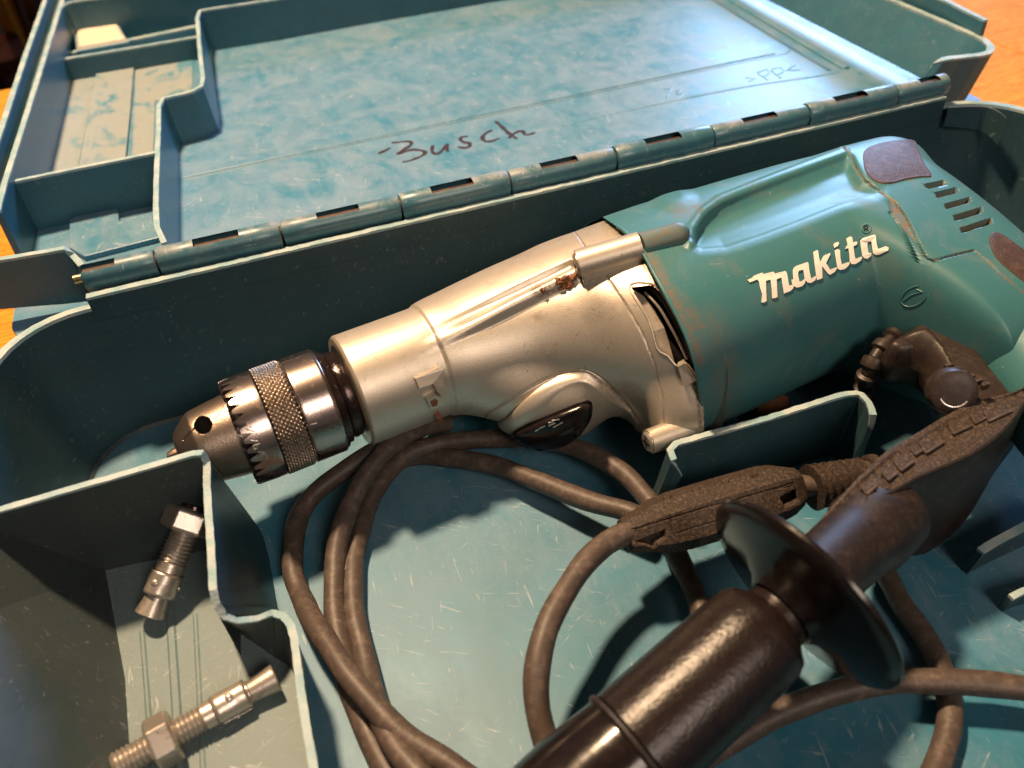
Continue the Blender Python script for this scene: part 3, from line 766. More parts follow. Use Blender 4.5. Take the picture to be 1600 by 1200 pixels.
# fin ridge with the screw tube at its end
FR = []
for (x,y) in [(655,545),(700,524),(760,496),(830,462),(880,438),(905,424)]:
    h_ = hit(G.bvh,x,y); FR.append(h_[0])
FR = spline(FR,.2); rr = np.linspace(.03,.50,len(FR)); FR = FR - DW[None]*rr[:,None]*.55
ta = hit(G.bvh,903,421)[0]; tb_ = loc(1000,386,4.35); tbw = L2W(*tb_)
ta = ta+DW*.22
axis = (tbw-ta); 
Vt,Ft = tube_geo(spline([ta, ta+axis*.04, ta+axis*.5, ta+axis*.97, tbw],.15), .62, 28)
sb = mk('screw_boss', Vt, Ft, M_SILVER, gear, smooth=True, sharp=40)
for q_ in (.35,.75):
    tube('boss_web', spline([ta+axis*.05-DW*q_, ta+axis*.5-DW*q_, ta+axis*.98-DW*q_],.3), .60, M_SILVER, gear, 20)
def screw(pos, dirn, r, parent, slotang=0., mat=M_ZINC):
    dirn = np.asarray(dirn)/np.linalg.norm(dirn)
    o = lathe('screw', pos, dirn, [(-.1,r),(.08,r),(.16,r*.85),(.18,r*.3),(.12,r*.28),(.10,.001)], mat, parent, 24)
    a = np.cross(dirn,[0,0,1.]); a/=np.linalg.norm(a); b = np.cross(dirn,a)
    a,b = a*math.cos(slotang)+b*math.sin(slotang), -a*math.sin(slotang)+b*math.cos(slotang)
    for p_,q_ in ((a,b),(b,a)):
        V=[pos+dirn*z+p_*s1*r*.62+q_*s2*r*.13 for z in (.12,.185) for s1,s2 in ((-1,-1),(1,-1),(1,1),(-1,1))]
        mk('screw_slot',V,[(0,1,2,3),(4,5,6,7),(0,1,5,4),(1,2,6,5),(2,3,7,6),(3,0,4,7)],M_HOLE,parent)
    return o
ax = axis/np.linalg.norm(axis)
screw(ta+ax*.04, -ax, .50, gear, .5)
for (x,y,s_) in ((882,437,.22),(890,444,.25),(872,441,.17),(896,434,.2),(880,448,.14),(848,454,.11)):
    h_=hit(G.bvh,x,y)
    if h_:
        V=[];rs=np.random.RandomState(int(x))
        v,f=lathe_geo(h_[0]-h_[1]*.05,h_[1],[(0,s_),(.06,s_*.9),(.12,s_*.4),(.13,.001)],9)
        v=[p+rs.randn(3)*.035 for p in v]; mk('rust_clump',v,f,M_RUST,gear,smooth=False)
# lower screw boss
la = L2W(*loc(1014,690,-1.3)); lb = L2W(*loc(1075,668,-1.3))
tube('screw_boss', spline([la,(la+lb)/2,lb],.2), np.linspace(.50,.54,len(spline([la,(la+lb)/2,lb],.2))), M_SILVER, gear, 24)
ax2=(lb-la)/np.linalg.norm(lb-la); screw(la+ax2*.03, -ax2, .42, gear, .3)
# cast T mark and the two little squares
stamp('cast_mark',[(646,589),(684,571),(690,575),(690,603),(688,616),(681,611),(673,597),(664,600),(652,604)],G.bvh,.28,M_SILVER,gear,.3)
stamp('cast_mark',[(663,619),(676,611),(686,616),(688,628),(670,634)],G.bvh,.28,M_SILVER,gear,.3)
stamp('cast_mark',[(673,644),(687,637),(692,640),(695,653),(680,660),(674,655)],G.bvh,.28,M_SILVER,gear,.3)
for L_ in ([(668,622),(675,617),(680,620),(679,628),(671,630)],[(678,646),(685,643),(689,650),(682,655)]):
    stamp('cast_mark_dirt',L_,G.bvh,.285,M_RUST,gear)
stamp('rib_tab',[(1059,570),(1069,565),(1088,592),(1068,600)],G.bvh,.22,M_SILVER,gear,.3)
# inner ring seen through the window
wl_=smooth2(win,5); hw_=[hit(G.bvh,x,y) for x,y in wl_]
nw=np.mean([(r[1] if r[1]@r[2]<0 else -r[1]) for r in hw_],axis=0); nw/=np.linalg.norm(nw); pw=np.array([r[0] for r in hw_]); cw=pw.mean(0); nk_=len(pw)
V=list(pw+nw*.012)+list(pw-nw*.10)+list(pw-nw*.34)+list(pw+(pw-cw)*.12-nw*.40)+list(pw+(pw-cw)*.12-nw*1.3)
F=[(q*nk_+k_,q*nk_+(k_+1)%nk_,(q+1)*nk_+(k_+1)%nk_,(q+1)*nk_+k_) for q in range(4) for k_ in range(nk_)]+[tuple(4*nk_+k_ for k_ in range(nk_))]
mk('window_frame',V,F,[M_SILVER,M_HOLE],gear,[0]*(2*nk_)+[1]*(2*nk_)+[1],smooth=True,sharp=40)
tube('window_edge',np.vstack([pw,pw[:1]]),.045,M_SILVER,gear,8)
def wp(x,y,d): 
    h_=hit(G.bvh,x,y); return h_[0]-nw*d
tube('inner_ring', spline([wp(x,y,.50) for x,y in [(1012,446),(1032,462),(1052,492),(1070,530),(1084,566)]],.2), .17, M_SWITCH, gear, 14)
tube('inner_ring', spline([wp(x,y,.42) for x,y in [(1006,456),(1028,480),(1046,510),(1062,540),(1072,562)]],.2), .06, M_ZINC, gear, 10)
P_=[wp(x,y,.52) for x,y in [(988,452),(1004,462),(1020,484),(1036,512),(1044,536),(1052,566),(1038,566),(1010,520)]]
mk('inner_plate', P_+[p-nw*.3 for p in P_], [tuple(range(8)),tuple(range(15,7,-1))]+[(q,q+8,(q+1)%8+8,(q+1)%8) for q in range(8)], M_SILVER, gear)
# gear selector
kp = [(804,676),(822,664),(849,653),(888,637),(915,628),(920,634),(919,646),(911,661),(899,677),(875,690),(845,695),(824,688)]
decal('selector_ring', [((x-864)*1.06+864,(y-663)*1.10+663) for x,y in kp], G.bvh, [(1,.0),(1,.10),(.9,.12)], M_GLOSS, gear)
sel = decal('speed_selector', kp, G.bvh, [(1,.05),(1,.22),(.96,.30),(.85,.36),(.80,.30),(.5,.34),(.2,.36)], M_GLOSS, gear)
for st in ([(836,664),(842,661)],[(843,660),(851,657)],[(856,653),(863,651)],[(856,657),(866,653)],[(861,650),(872,648)],[(863,659),(877,652)]):
    P_=[]
    for x,y in st:
        h_=hit(G.bvh,x,y); P_.append(h_[0]+h_[1]*.335)
    tube('selector_mark', [P_[0],(P_[0]+P_[1])/2,P_[1]], .035, M_PALE, sel, 6)

# ---------------- motor housing (teal)
ms = [(8.6,-2.70,0,5.20,4.36,2.35),(10.,-2.72,0,5.28,4.40,2.35),(14.5,-2.75,0,5.30,4.45,2.4),(18,-2.85,0,5.1,4.45,2.4),(22,-3.0,0,4.95,4.40,2.4),(25,-3.1,0,4.75,4.25,2.4),(27,-3.2,0,4.45,4.0,2.4),(28.1,-3.2,0,4.0,3.5,2.3),(28.75,-3.2,0,3.1,2.6,2.2),(28.95,-3.2,0,2.3,1.8,2.1)]
def warp(u,v,w):
    k_ = np.clip((u-24)/4.5,0,1)**1.3
    du = 2.6*sst(v,-4.0,.6)*k_ + .1*sst(-v,4,8)*k_
    dv = .8*sst(v,-3.0,.8)*k_
    fl = sst(u,20.7,22.6)*sst(-v,4.0,7.7)
    return u+du-fl*.5*sst(u,20,28), v+dv-5.2*fl, w*(1-.10*fl)
H = Surf(ms, 440, 1100, warp, dense=(1.9,3.9,3.2))
rec = [(1080,374),(1083,361),(1096,338),(1119,321),(1150,306),(1198,288),(1264,264),(1322,242),(1331,245),(1348,277),(1376,297),(1367,305),(1307,323),(1250,346),(1192,368),(1135,386),(1095,388)]
sd = H.sdf(rec)
low_=H.line([(1060,398),(1092,395),(1135,392),(1192,373),(1250,352),(1307,330),(1372,306)]); H.disp(-.40*sst(-sd,-6,12)*sst(low_,0,46)); H.disp(-.14*sst(-sd,-14,14))
H.disp(.14*sst(-H.line([(1078,380),(1082,358),(1100,332),(1125,314),(1200,284),(1320,238)]),-12,-2))
d = np.linalg.norm((H.px-np.array([1052,310]))*[.6,1],axis=-1); H.disp(.12*sst(-d,-26,-6),vis=False)
seam = [(1305,222),(1320,231),(1329,240),(1334,258),(1348,279),(1374,299),(1400,316),(1414,336),(1428,362),(1440,390),(1446,402),(1457,408),(1480,401),(1500,396),(1522,391),(1540,405),(1560,425),(1600,458),(1640,492)]
H.disp(-.10*sst(-H.line(seam),-2.2,-.3)); H.dirt = np.maximum(H.dirt,.95*sst(-H.line(seam),-2.6,-.6))
slit = [(1392,332),(1402,345),(1413,365),(1425,392),(1432,408)]
H.disp(-.16*sst(-H.line(slit),-3.2,-.8))
wedge=[(1389,313),(1398,316),(1412,334),(1426,362),(1430,378),(1420,366),(1404,346),(1392,326)]
H.dirt = np.maximum(H.dirt,1.*sst(-H.sdf(wedge),-2,2)); H.disp(-.06*sst(-H.sdf(wedge),-2,2))
for q in range(5):
    cx,cy,L_,hh = [(1462,287,30,5.),(1480,301,34,6.2),(1497,317,40,7.4),(1513,334,45,8.),(1526,352,50,7.5)][q]
    a_=math.radians(-13-1.2*q); ex=np.array([math.cos(a_),math.sin(a_)]); ey=np.array([-ex[1],ex[0]])
    dx=(H.px-np.array([cx,cy]))@ex; dy=(H.px-np.array([cx,cy]))@ey
    s_=np.maximum(np.abs(dx)-L_/2,np.abs(dy)-hh/2)
    H.disp(-.55*sst(-s_,-1,2.2)); H.dirt=np.maximum(H.dirt,1.0*sst(-s_,-2.0,1))
em=[(1428+22*math.cos(t)*math.cos(-.5)-14*math.sin(t)*math.sin(-.5),463+22*math.cos(t)*math.sin(-.5)+14*math.sin(t)*math.cos(-.5)) for t in np.linspace(0,6.28,30)]

# worn, dirty front edge of the housing
H.dirt=np.maximum(H.dirt,.75*sst(-H.line([(1010,405),(1030,440),(1060,490),(1085,560)]),-26,-4))
H.dirt=np.maximum(H.dirt,.55*sst(-H.line([(1060,480),(1090,510)]),-30,-4))
H.dirt=np.maximum(H.dirt,.5*sst(-H.line([(1060,330),(1085,325)]),-22,-2))
H.dirt=np.maximum(H.dirt,.30*sst(-H.line([(1110,500),(1130,560),(1135,640)]),-40,-4))
jl_=smooth2([(905,300),(932,332),(952,347),(975,362),(1000,390),(1021,428),(1042,466),(1062,505),(1080,552),(1091,600),(1096,650),(1095,720)],4,False)
xj=np.interp(H.px[...,1], jl_[:,1], jl_[:,0])
leftof=np.where(H.vis | ((H.px[...,1]>560)&(H.u<14)), H.px[...,0]<xj, H.u<12.3)
motor = H.obj('motor_housing', M_TEAL, drill, drop=leftof, capmat=False)
# screw tube in teal
t0=tbw+ax*.02; t1=L2W(*loc(1062,368,4.45))
pth=spline([t0,t0+(t1-t0)*.4,t0+(t1-t0)*.85,t1,t1+(t1-t0)*.12-DW*.15],.12); n_=len(pth)
rad=.56*np.sqrt(np.clip(1-np.clip((np.arange(n_)/(n_-1)-.78)/.22,0,1)**2.2,.02,1))
V_,F_=tube_geo(pth,rad,28); dd=np.zeros(len(V_)); 
o=mk('screw_tube',V_,F_,M_TEAL,motor,smooth=True,sharp=60,attrs={'dirt':np.array([.6 if (np.array(v)-wloc(motor))[2]>0 and topx(np.array(v))[1]<topx(t0)[1]+0 else .2 for v in V_])})
# front flange edge ring of the housing around the window
fe=[]
for x,y in jl_[(jl_[:,1]>352)&(jl_[:,1]<668)]:
    h_=hit(H.bvh,x+1.5,y)
    if h_: fe.append(h_[0]+h_[1]*.02)
tube('housing_lip', spline(fe,.2)-DW*.03, .075, M_TEAL, motor, 8)
# rubber pad at the back hump and on the handle
pad=[(1349,243),(1356,232),(1380,223),(1412,219),(1429,221),(1434,234),(1444,256),(1455,275),(1440,277),(1415,281),(1390,287),(1368,284),(1353,268)]
decal('rubber_pad', pad, H.bvh, [(1.02,-.04),(1,.03),(.97,.05),(.93,.04),(.85,.04),(.75,.04),(.65,.04),(.55,.04),(.45,.04),(.35,.04),(.25,.04),(.12,.04)], M_PAD, motor)
# raised logo: cream painted letters
def lg(L): return [(1160+x*.15, 340+y*.15) for x,y in L]
letters = [
 [(45,655),(95,630),(110,612),(150,595),(200,578),(212,592),(318,568),(330,588),(440,560),(455,580),(468,650),(478,712),(528,700),(520,742),(492,768),(425,795),(408,700),(398,628),(348,645),(352,720),(358,830),(332,842),(302,845),(296,740),(285,650),(238,662),(240,760),(245,872),(220,888),(190,888),(198,800),(178,742),(165,672),(148,648),(70,680)],
 [(520,535),(548,508),(668,468),(680,480),(690,560),(708,640),(752,610),(762,625),(750,655),(705,685),(668,680),(650,655),(640,690),(610,720),(560,733),(535,722),(512,705),(500,650),(522,645),(515,570)],
 [(728,362),(770,342),(780,350),(790,420),(800,468),(838,400),(905,372),(908,388),(862,478),(905,545),(970,520),(975,535),(955,568),(905,600),(885,590),(822,510),(826,632),(800,645),(768,655),(760,612),(745,500)],
 [(950,345),(985,330),(1008,345),(1012,420),(1025,490),(1090,468),(1112,470),(1100,500),(1062,538),(1010,550),(982,535),(975,500),(962,420)],
 [(940,290),(950,272),(990,258),(1000,272),(990,300),(950,322)],
 [(1072,225),(1112,200),(1135,210),(1142,262),(1182,252),(1188,268),(1180,290),(1148,302),(1160,400),(1170,435),(1232,410),(1240,420),(1222,455),(1170,488),(1130,490),(1110,465),(1104,380),(1096,322),(1062,332),(1075,300),(1088,288)],
 [(1222,245),(1250,218),(1370,180),(1385,190),(1395,280),(1410,330),(1490,300),(1520,315),(1515,345),(1430,385),(1385,392),(1358,375),(1350,330),(1340,250),(1300,262),(1298,300),(1310,370),(1342,375),(1338,400),(1300,432),(1265,425),(1245,400),(1232,320)]]
holes = {1:[(575,560),(625,545),(640,640),(610,665),(585,668),(572,600)]}
for i,L_ in enumerate(letters):
    P_=lg(L_)
    pts=[hit(H.bvh,x,y) for x,y in P_]
    ns=np.mean([(r[1] if r[1]@r[2]<0 else -r[1]) for r in pts],axis=0); ns/=np.linalg.norm(ns)
    outer=[Vector((x,y,0)) for x,y in P_]; loopsP=[outer]; allr=list(pts); cnts=[len(P_)]
    if i in holes:
        hp=lg(holes[i]); hr=[hit(H.bvh,x,y) for x,y in hp]; loopsP.append([Vector((x,y,0)) for x,y in hp]); allr+=hr; cnts.append(len(hp))
    N_=len(allr); V=[r[0]+ns*.055 for r in allr]+[r[0]-ns*.05 for r in allr]
    F=[tuple(t) for t in tessellate_polygon(loopsP)]; mi=[0]*len(F); o_=0
    for c_ in cnts:
        for q in range(c_): F.append((o_+q,o_+(q+1)%c_,o_+(q+1)%c_+N_,o_+q+N_)); mi.append(1)
        o_+=c_
    mk('logo_letter',V,F,[M_WHITE,M_TEAL],motor,mi)
for L_ in (em[3:26],[(1411,470),(1424,461),(1441,456)],[(1432,452),(1441,456)]):
    P_=[(lambda q: q[0]+q[1]*(.0 if q[1]@q[2]<0 else .0))(hit(H.bvh,x,y)) for x,y in L_]
    tube('moulded_arrow', P_ if len(P_)>2 else [P_[0],(P_[0]+P_[1])/2,P_[1]], .028, M_TEAL, motor, 6)
# registered mark
cR=(1353.5,357.5)
P_=[];
for t in np.linspace(0,2*math.pi,25):
    h_=hit(H.bvh,cR[0]+6.8*math.cos(t),cR[1]+6.8*math.sin(t)); P_.append(h_[0]+h_[1]*.01)
tube('registered_mark', P_, .035, M_TEAL, motor, 6)
for st in ([(1351,361),(1350.5,354),(1355,353.5),(1356,356.5),(1352,357.5),(1357,361)],):
    P_=[hit(H.bvh,x,y)[0] for x,y in st]; tube('registered_mark', P_, .03, M_HOLE, motor, 6)

# ---------------- D handle: rounded solid over a plan outline
def pillow(name, pxw, Hh, Rr, w0, mat, parent, res=.12, dirtf=None, power=2.0, lift=None):
    L=np.array([loc(x,y,w)[:2] for x,y,w in pxw]); 
    Ls=spline([(a,b,0) for a,b in L],.25,True)[:,:2]
    lo_=Ls.min(0)-.2; hi_=Ls.max(0)+.2
    nx=int((hi_[0]-lo_[0])/res)+1; ny=int((hi_[1]-lo_[1])/res)+1
    X,Y=np.meshgrid(np.linspace(lo_[0],hi_[0],nx),np.linspace(lo_[1],hi_[1],ny),indexing='ij')
    Q=np.stack([X,Y],-1); sd=sdpoly(Q,Ls)
    # snap cells crossing the outline to it
    gx,gy=np.gradient(sd,X[:,0],Y[0]); gn=np.hypot(gx,gy)+1e-6
    near=(sd>0)&(sd<res*1.5)
    Q2=Q.copy(); Q2[...,0]=np.where(near,Q[...,0]-gx/gn*sd,Q[...,0]); Q2[...,1]=np.where(near,Q[...,1]-gy/gn*sd,Q[...,1])
    use=sd<res*1.5; dep=np.clip(-sd,0,Rr)/Rr
    hgt=Hh*(1-(1-dep)**power)**(1/power)
    hgt=np.where(near,0,hgt)
    idx=-np.ones(X.shape,int); V=[];D=[]
    I=np.argwhere(use)
    for (i,j) in I:
        idx[i,j]=len(V); top_w=w0+hgt[i,j]
        if lift is not None: top_w+=lift(Q2[i,j,0],Q2[i,j,1])*(dep[i,j]>0)
        V.append(L2W(Q2[i,j,0],Q2[i,j,1],top_w)); 
    nT=len(V)
    for (i,j) in I: V.append(L2W(Q2[i,j,0],Q2[i,j,1],w0-hgt[i,j]))
    F=[]
    for i in range(nx-1):
        for j in range(ny-1):
            q=[idx[i,j],idx[i+1,j],idx[i+1,j+1],idx[i,j+1]]
            if min(q)>=0: F.append(q); F.append([a+nT for a in q[::-1]])
    F=np.array(F); V=np.array(V)
    o=mk(name,V,F,mat,parent,smooth=True,attrs={'dirt':np.zeros(len(V))},sharp=60)
    bv=BVHTree.FromPolygons([Vector(v) for v in V],[tuple(int(a) for a in f) for f in F])
    return o,bv
hpx=[(1440,440,1),(1500,400,1),(1560,410,1.),(1600,425,1.1),(1660,470,1.1),(1720,530,1.1),(1760,640,1),(1720,720,1),(1660,700,.6),(1612,655,.6),(1582,618,.6),(1537,566,.6),(1495,516,.6),(1475,500,.6),(1455,480,.6)]
handle,HB=pillow('handle_grip', hpx, 2.2, 1.8, 0.0, M_TEAL, drill, .10)
# seam between cover and handle continues
sl=[(1457,408),(1480,401),(1500,396),(1522,391),(1540,405),(1560,425),(1600,458),(1640,490)]
decal('rubber_pad', [(1546,378),(1549,366),(1560,364),(1585,380),(1625,412),(1650,440),(1650,470),(1620,455),(1580,425),(1556,402)], H.bvh, [(1.02,-.04),(1,.03),(.96,.05),(.8,.04),(.5,.04),(.2,.04)], M_PAD, handle)
h_=hit(H.bvh,1597,484) or hit(HB,1597,484)
lathe('screw_well', h_[0]-DW*.1, DW, [(0,.85),(.16,.85),(.2,.75),(.16,.62),(-.05,.6)], M_TEAL, handle, 32)
lathe('handle_screw', h_[0]-DW*.05, DW, [(0,.5),(.1,.5),(.14,.3),(.05,.001)], M_RUST, handle, 20)

# ---------------- trigger block
spx=[(1385,532,1),(1420,510,1),(1450,490,1),(1475,485,1),(1500,505,1),(1545,560,1),(1590,616,1),(1580,640,.5),(1545,650,.5),(1500,640,.5),(1470,590,.5),(1440,560,.5),(1400,560,.5)]
sw_,SB=pillow('trigger_block', spx, 1.0, .3, 0.0, M_SWITCH, drill, .10)
tpx=[(1392,540,.6),(1410,526,.6),(1445,517,.6),(1464,532,.6),(1486,562,.6),(1503,598,.6),(1500,622,.4),(1480,632,.2),(1455,600,.2),(1438,575,.2),(1410,566,.2)]
pillow('trigger', tpx, 1.55, 1.2, 0.0, M_SWITCH, drill, .08)
bc=L2W(*loc(1486,611,1.45)); e1=DU*.45-DV*.9; e1/=np.linalg.norm(e1); 
bn=np.array([-.42,-.72,.55]); bn/=np.linalg.norm(bn)
lb_=lathe('lock_button', bc-bn*.2, bn, [(0,.86),(.45,.85),(.56,.80),(.62,.66),(.64,.4),(.645,.001)], M_SWITCH, drill, 36)
e2=np.cross(bn,[0,0,1.]); e2/=np.linalg.norm(e2); e3=np.cross(e2,bn)
P_=[bc-bn*.2+bn*.60+(e2*math.cos(t)+e3*math.sin(t))*.50 for t in np.linspace(-2.6,-.5,14)]
tube('button_mark', P_, .06, M_PALE, lb_, 8, flat=.6)
for q in range(6):
    pc=bc+DW*.35+DV*(.75-.28*q)+DU*(.55+.05*q)
    box('grip_tooth', tuple(pc-[.16,.08,.1]), tuple(pc+[.16,.08,.16]), M_DUSTY, lb_, .03)
cg=[L2W(*loc(1400,524,.2)),L2W(*loc(1375,548,.0)),L2W(*loc(1358,578,-.6)),L2W(*loc(1350,610,-1.8)),L2W(*loc(1352,650,-3.2))]
pc_=spline(cg,.07); rr=.36+.08*np.sign(np.sin(np.arange(len(pc_))*.62)); tube('cord_guard', pc_, rr, M_SWITCH, drill, 20)
lathe('rusty_stud', L2W(*loc(1196,628,-3.6)), DU*.3-DV*.9, [(0,.7),(.8,.65),(.95,.4),(1.0,.001)], M_RUST, drill, 16, sharp=30)

# ---------------- chuck
cs=[(-6.98,0,0,.74,.74,2),(-6.92,0,0,.84,.84,2),(-6.86,0,0,.92,.92,2),(-6.28,0,0,1.42,1.42,2),(-6.20,0,0,1.47,1.47,2),(-6.1,0,0,1.495,1.495,2),(-5.5,0,0,1.58,1.58,2),(-4.5,0,0,1.70,1.70,2)]
chuck = empty('chuck',(0,0,0),'x','x')
for k_ in ('label','category'): del chuck[k_]
chuck.parent=drill; chuck.location=Vector(DO-DU*3)-drill.location
# recesses are cut as relief; the key hole is also coloured dark for its shade
NS=Surf(cs, 130, 400)
d=np.linalg.norm((NS.px-np.array([317,664])),axis=-1); hole_=d<13; NS.disp(-.9*sst(-d,-14.2,-12.2))
sl_=NS.line([(286,688),(300,672),(306,668)]); NS.disp(-.08*sst(-sl_,-1.6,-.3))
NS.obj('chuck_nose',[M_NOSE,M_HOLE],chuck,mimask=(d<14.6)&NS.vis)
u_=np.r_[np.linspace(-4.72,-4.16,26),np.linspace(-4.10,-3.50,10)]
SV=Surf([(-4.72,0,0,2.12,2.12,2),(-4.60,0,0,2.17,2.17,2),(-3.9,0,0,2.2,2.2,2),(-3.52,0,0,2.2,2.2,2),(-3.46,0,0,2.16,2.16,2)], u_, 720)
nteeth=34; ph=(SV.th*nteeth/(2*np.pi))%1; tri_=np.abs(ph-.5)*2      # 0 in the gap centre, 1 on the crest
dep=.46*(1-np.clip(tri_*1.35,0,1))
uu=SV.u; f_=np.clip((uu+4.72)/.56,0,1)
cut=(dep[None,:]>0)&((uu+4.72)<dep[None,:])
SV.P=SV.P-SV.N*(np.where(cut,.42,0))[...,None]; SV.update()
SV.obj('tooth_ring',[M_CHROME,M_HOLE],chuck,mimask=cut,sharp=30)
lathe('chuck_face', L2W(-4.74,0,0), DU, [(0,1.5),(.0,1.95),(.5,1.96)], M_DARKSTEEL, chuck, 48)
KU=np.linspace(-3.44,-2.36,44); KN=Surf([(-3.44,0,0,2.17,2.17,2),(-3.40,0,0,2.2,2.2,2),(-2.40,0,0,2.2,2.2,2),(-2.36,0,0,2.17,2.17,2)],KU,1000)
a1=(KN.th[None,:]*64/(2*np.pi)+KN.u*4.7); a2=(KN.th[None,:]*64/(2*np.pi)-KN.u*4.7)
kn=np.minimum(np.abs((a1%1)-.5),np.abs((a2%1)-.5))*2
KN.disp(.10*sst(kn,0,.6)-.06,vis=False); KN.dirt=.75*(1-sst(kn,0,.35))
KN.obj('knurled_band',M_KNURL,chuck,sharp=None)
for u0 in (-3.45,-2.33):
    lathe('knurl_groove', L2W(u0-.03,0,0), DU, [(0,2.1),(.06,2.1)], M_HOLE, chuck, 64)
BR=Surf([(-2.30,0,0,2.15,2.15,2),(-2.24,0,0,2.21,2.21,2),(-1.6,0,0,2.21,2.21,2),(-1.0,0,0,2.21,2.21,2),(-.93,0,0,2.15,2.15,2)],np.r_[-2.30,-2.26,-2.22,np.linspace(-2.1,-1.1,12),-1.0,-.96,-.93],360)
br=BR.obj('chuck_barrel',M_CHROME,chuck,sharp=None)
lathe('rear_step', L2W(-.93,0,0), DU, [(0,2.12),(.10,2.1),(.12,1.98),(.32,1.95),(.35,1.7),(.45,1.55)], M_DARKSTEEL, chuck, 64)
lathe('spindle_neck', L2W(-.55,0,0), DU, [(0,1.80),(.15,1.86),(.45,1.80),(.52,1.5),(1.4,1.4)], M_DARKSTEEL, chuck, 48)
jt=L2W(*loc(262,698,-.1)); 
lathe('chuck_jaw', L2W(-7.0,.05,.1), -DU, [(-.3,.30),(.1,.26),(.38,.16),(.42,.001)], M_NOSE, chuck, 10, sharp=20)
lathe('chuck_jaw', L2W(-7.0,-.25,-.15), -DU, [(-.3,.26),(.05,.22),(.2,.1),(.22,.001)], M_NOSE, chuck, 10, sharp=20)
lathe('chuck_mouth', L2W(-6.97,0,0), DU, [(0,.70),(.02,.45),(.5,.4)], M_DARKSTEEL, chuck, 24)
# JAPAN, lightly engraved
def cz(x,y): return (240+x/5.22, 540+y/5.22)
jl=[[(915,925),(930,905),(925,890),(880,885)],[(848,868),(905,870),(862,905)],[(880,868),(885,882)],[(812,815),(868,800)],[(812,815),(820,845),(845,838),(840,808)],[(795,772),(848,775),(808,800)],[(825,772),(828,785)],[(745,680),(805,660)],[(745,680),(820,700)],[(820,700),(770,722)]]
for st in jl:
    P_=[]
    for x,y in st:
        X_,Y_=cz(x,y); h_=hit(SV.bvh,X_,Y_)
        if h_: P_.append(h_[0]+h_[1]*(.004 if h_[1]@h_[2]<0 else -.004))
    if len(P_)>1: tube('engraved_letter',P_ if len(P_)>2 else [P_[0],(P_[0]+P_[1])/2,P_[1]],.022,M_PALE,chuck,6,flat=1)
for st in ([(1250,650),(1332,632)],):
    P_=[]
    for x,y in st:
        X_,Y_=cz(x,y); h_=hit(BR.bvh,X_,Y_)
        if h_: P_.append(h_[0])
    if len(P_)>1: tube('engraved_letter',[P_[0],(P_[0]+P_[1])/2,P_[1]],.022,M_PALE,chuck,6)

# ---------------- power cord (one long coiled cable)
RC=.42
def cz3(L): return [at(x,y,z) for x,y,z in L]
cords=[
 [(760,625,.6),(710,640,.6),(660,668,.9),(625,690,1.5),(590,703,1.7),(535,738,1.4),(488,775,1.1),(463,820,.8),(459,880,.6),(470,930,.6),(495,985,1.3),(535,1040,1.6),(585,1100,1.5),(640,1155,1.3),(720,1210,1.2),(820,1280,1.2)],
 [(700,660,1.4),(650,672,2.0),(606,700,2.2),(570,745,1.9),(543,800,1.4),(526,860,1.0),(520,920,.7),(526,980,.5),(540,1040,.45),(560,1110,.45),(590,1180,.45),(630,1260,.45)],
 [(1130,1060,.5),(1105,990,.5),(1085,925,.6),(1062,870,.9),(1035,815,1.3),(1005,773,1.4),(965,733,1.3),(920,706,1.2),(868,692,1.1),(800,686,1.0),(730,687,1.0),(675,694,1.0),(635,712,1.0),(600,745,.9),(575,790,.7),(558,850,.5),(552,910,.45),(558,980,.45),(575,1060,.45),(600,1130,1.2),(640,1190,1.4),(700,1260,1.4)],
 [(1010,812,1.7),(975,797,1.7),(930,784,1.5),(880,768,1.3),(820,745,1.1),(765,726,.9),(710,716,.7),(650,712,.45),(600,730,.45),(566,775,.45),(548,830,.45),(540,900,.45)],
 [(1010,820,3.4),(985,832,3.4),(948,850,3.5),(908,885,3.6),(876,935,3.6),(852,990,3.5),(840,1045,3.2),(840,1100,2.8),(850,1160,2.3),(872,1230,1.8),(900,1290,1.5)],
 [(1350,860,.5),(1385,900,.5),(1412,945,.5),(1440,985,.5),(1462,1025,.45),(1478,1075,.45),(1480,1125,.45),(1470,1175,.45),(1450,1235,.45),(1430,1290,.45)],
 [(1700,1092,1.3),(1620,1077,1.3),(1560,1068,1.3),(1480,1064,1.3),(1400,1066,1.2),(1330,1078,1.0),(1260,1098,.8),(1200,1122,.6),(1150,1150,.5),(1100,1180,.45),(1050,1210,.45)]]
geo=[]
for L_ in cords:
    p_=spline(cz3(L_),.22); kk_=len(p_); sx_=np.arange(kk_)*.22
    wob=np.stack([np.sin(sx_*.9+kk_)*.05+np.sin(sx_*2.3)*.02, np.cos(sx_*.8+2*kk_)*.05, np.zeros(kk_)],1)
    geo.append(tube_geo(p_+wob, RC*(1+.035*np.sin(sx_*1.3+kk_)+.02*np.sin(sx_*3.1)), 20))
V_,F_=join(geo); mk('power_cord',V_,F_,M_CORD,drill,smooth=True,sharp=70)

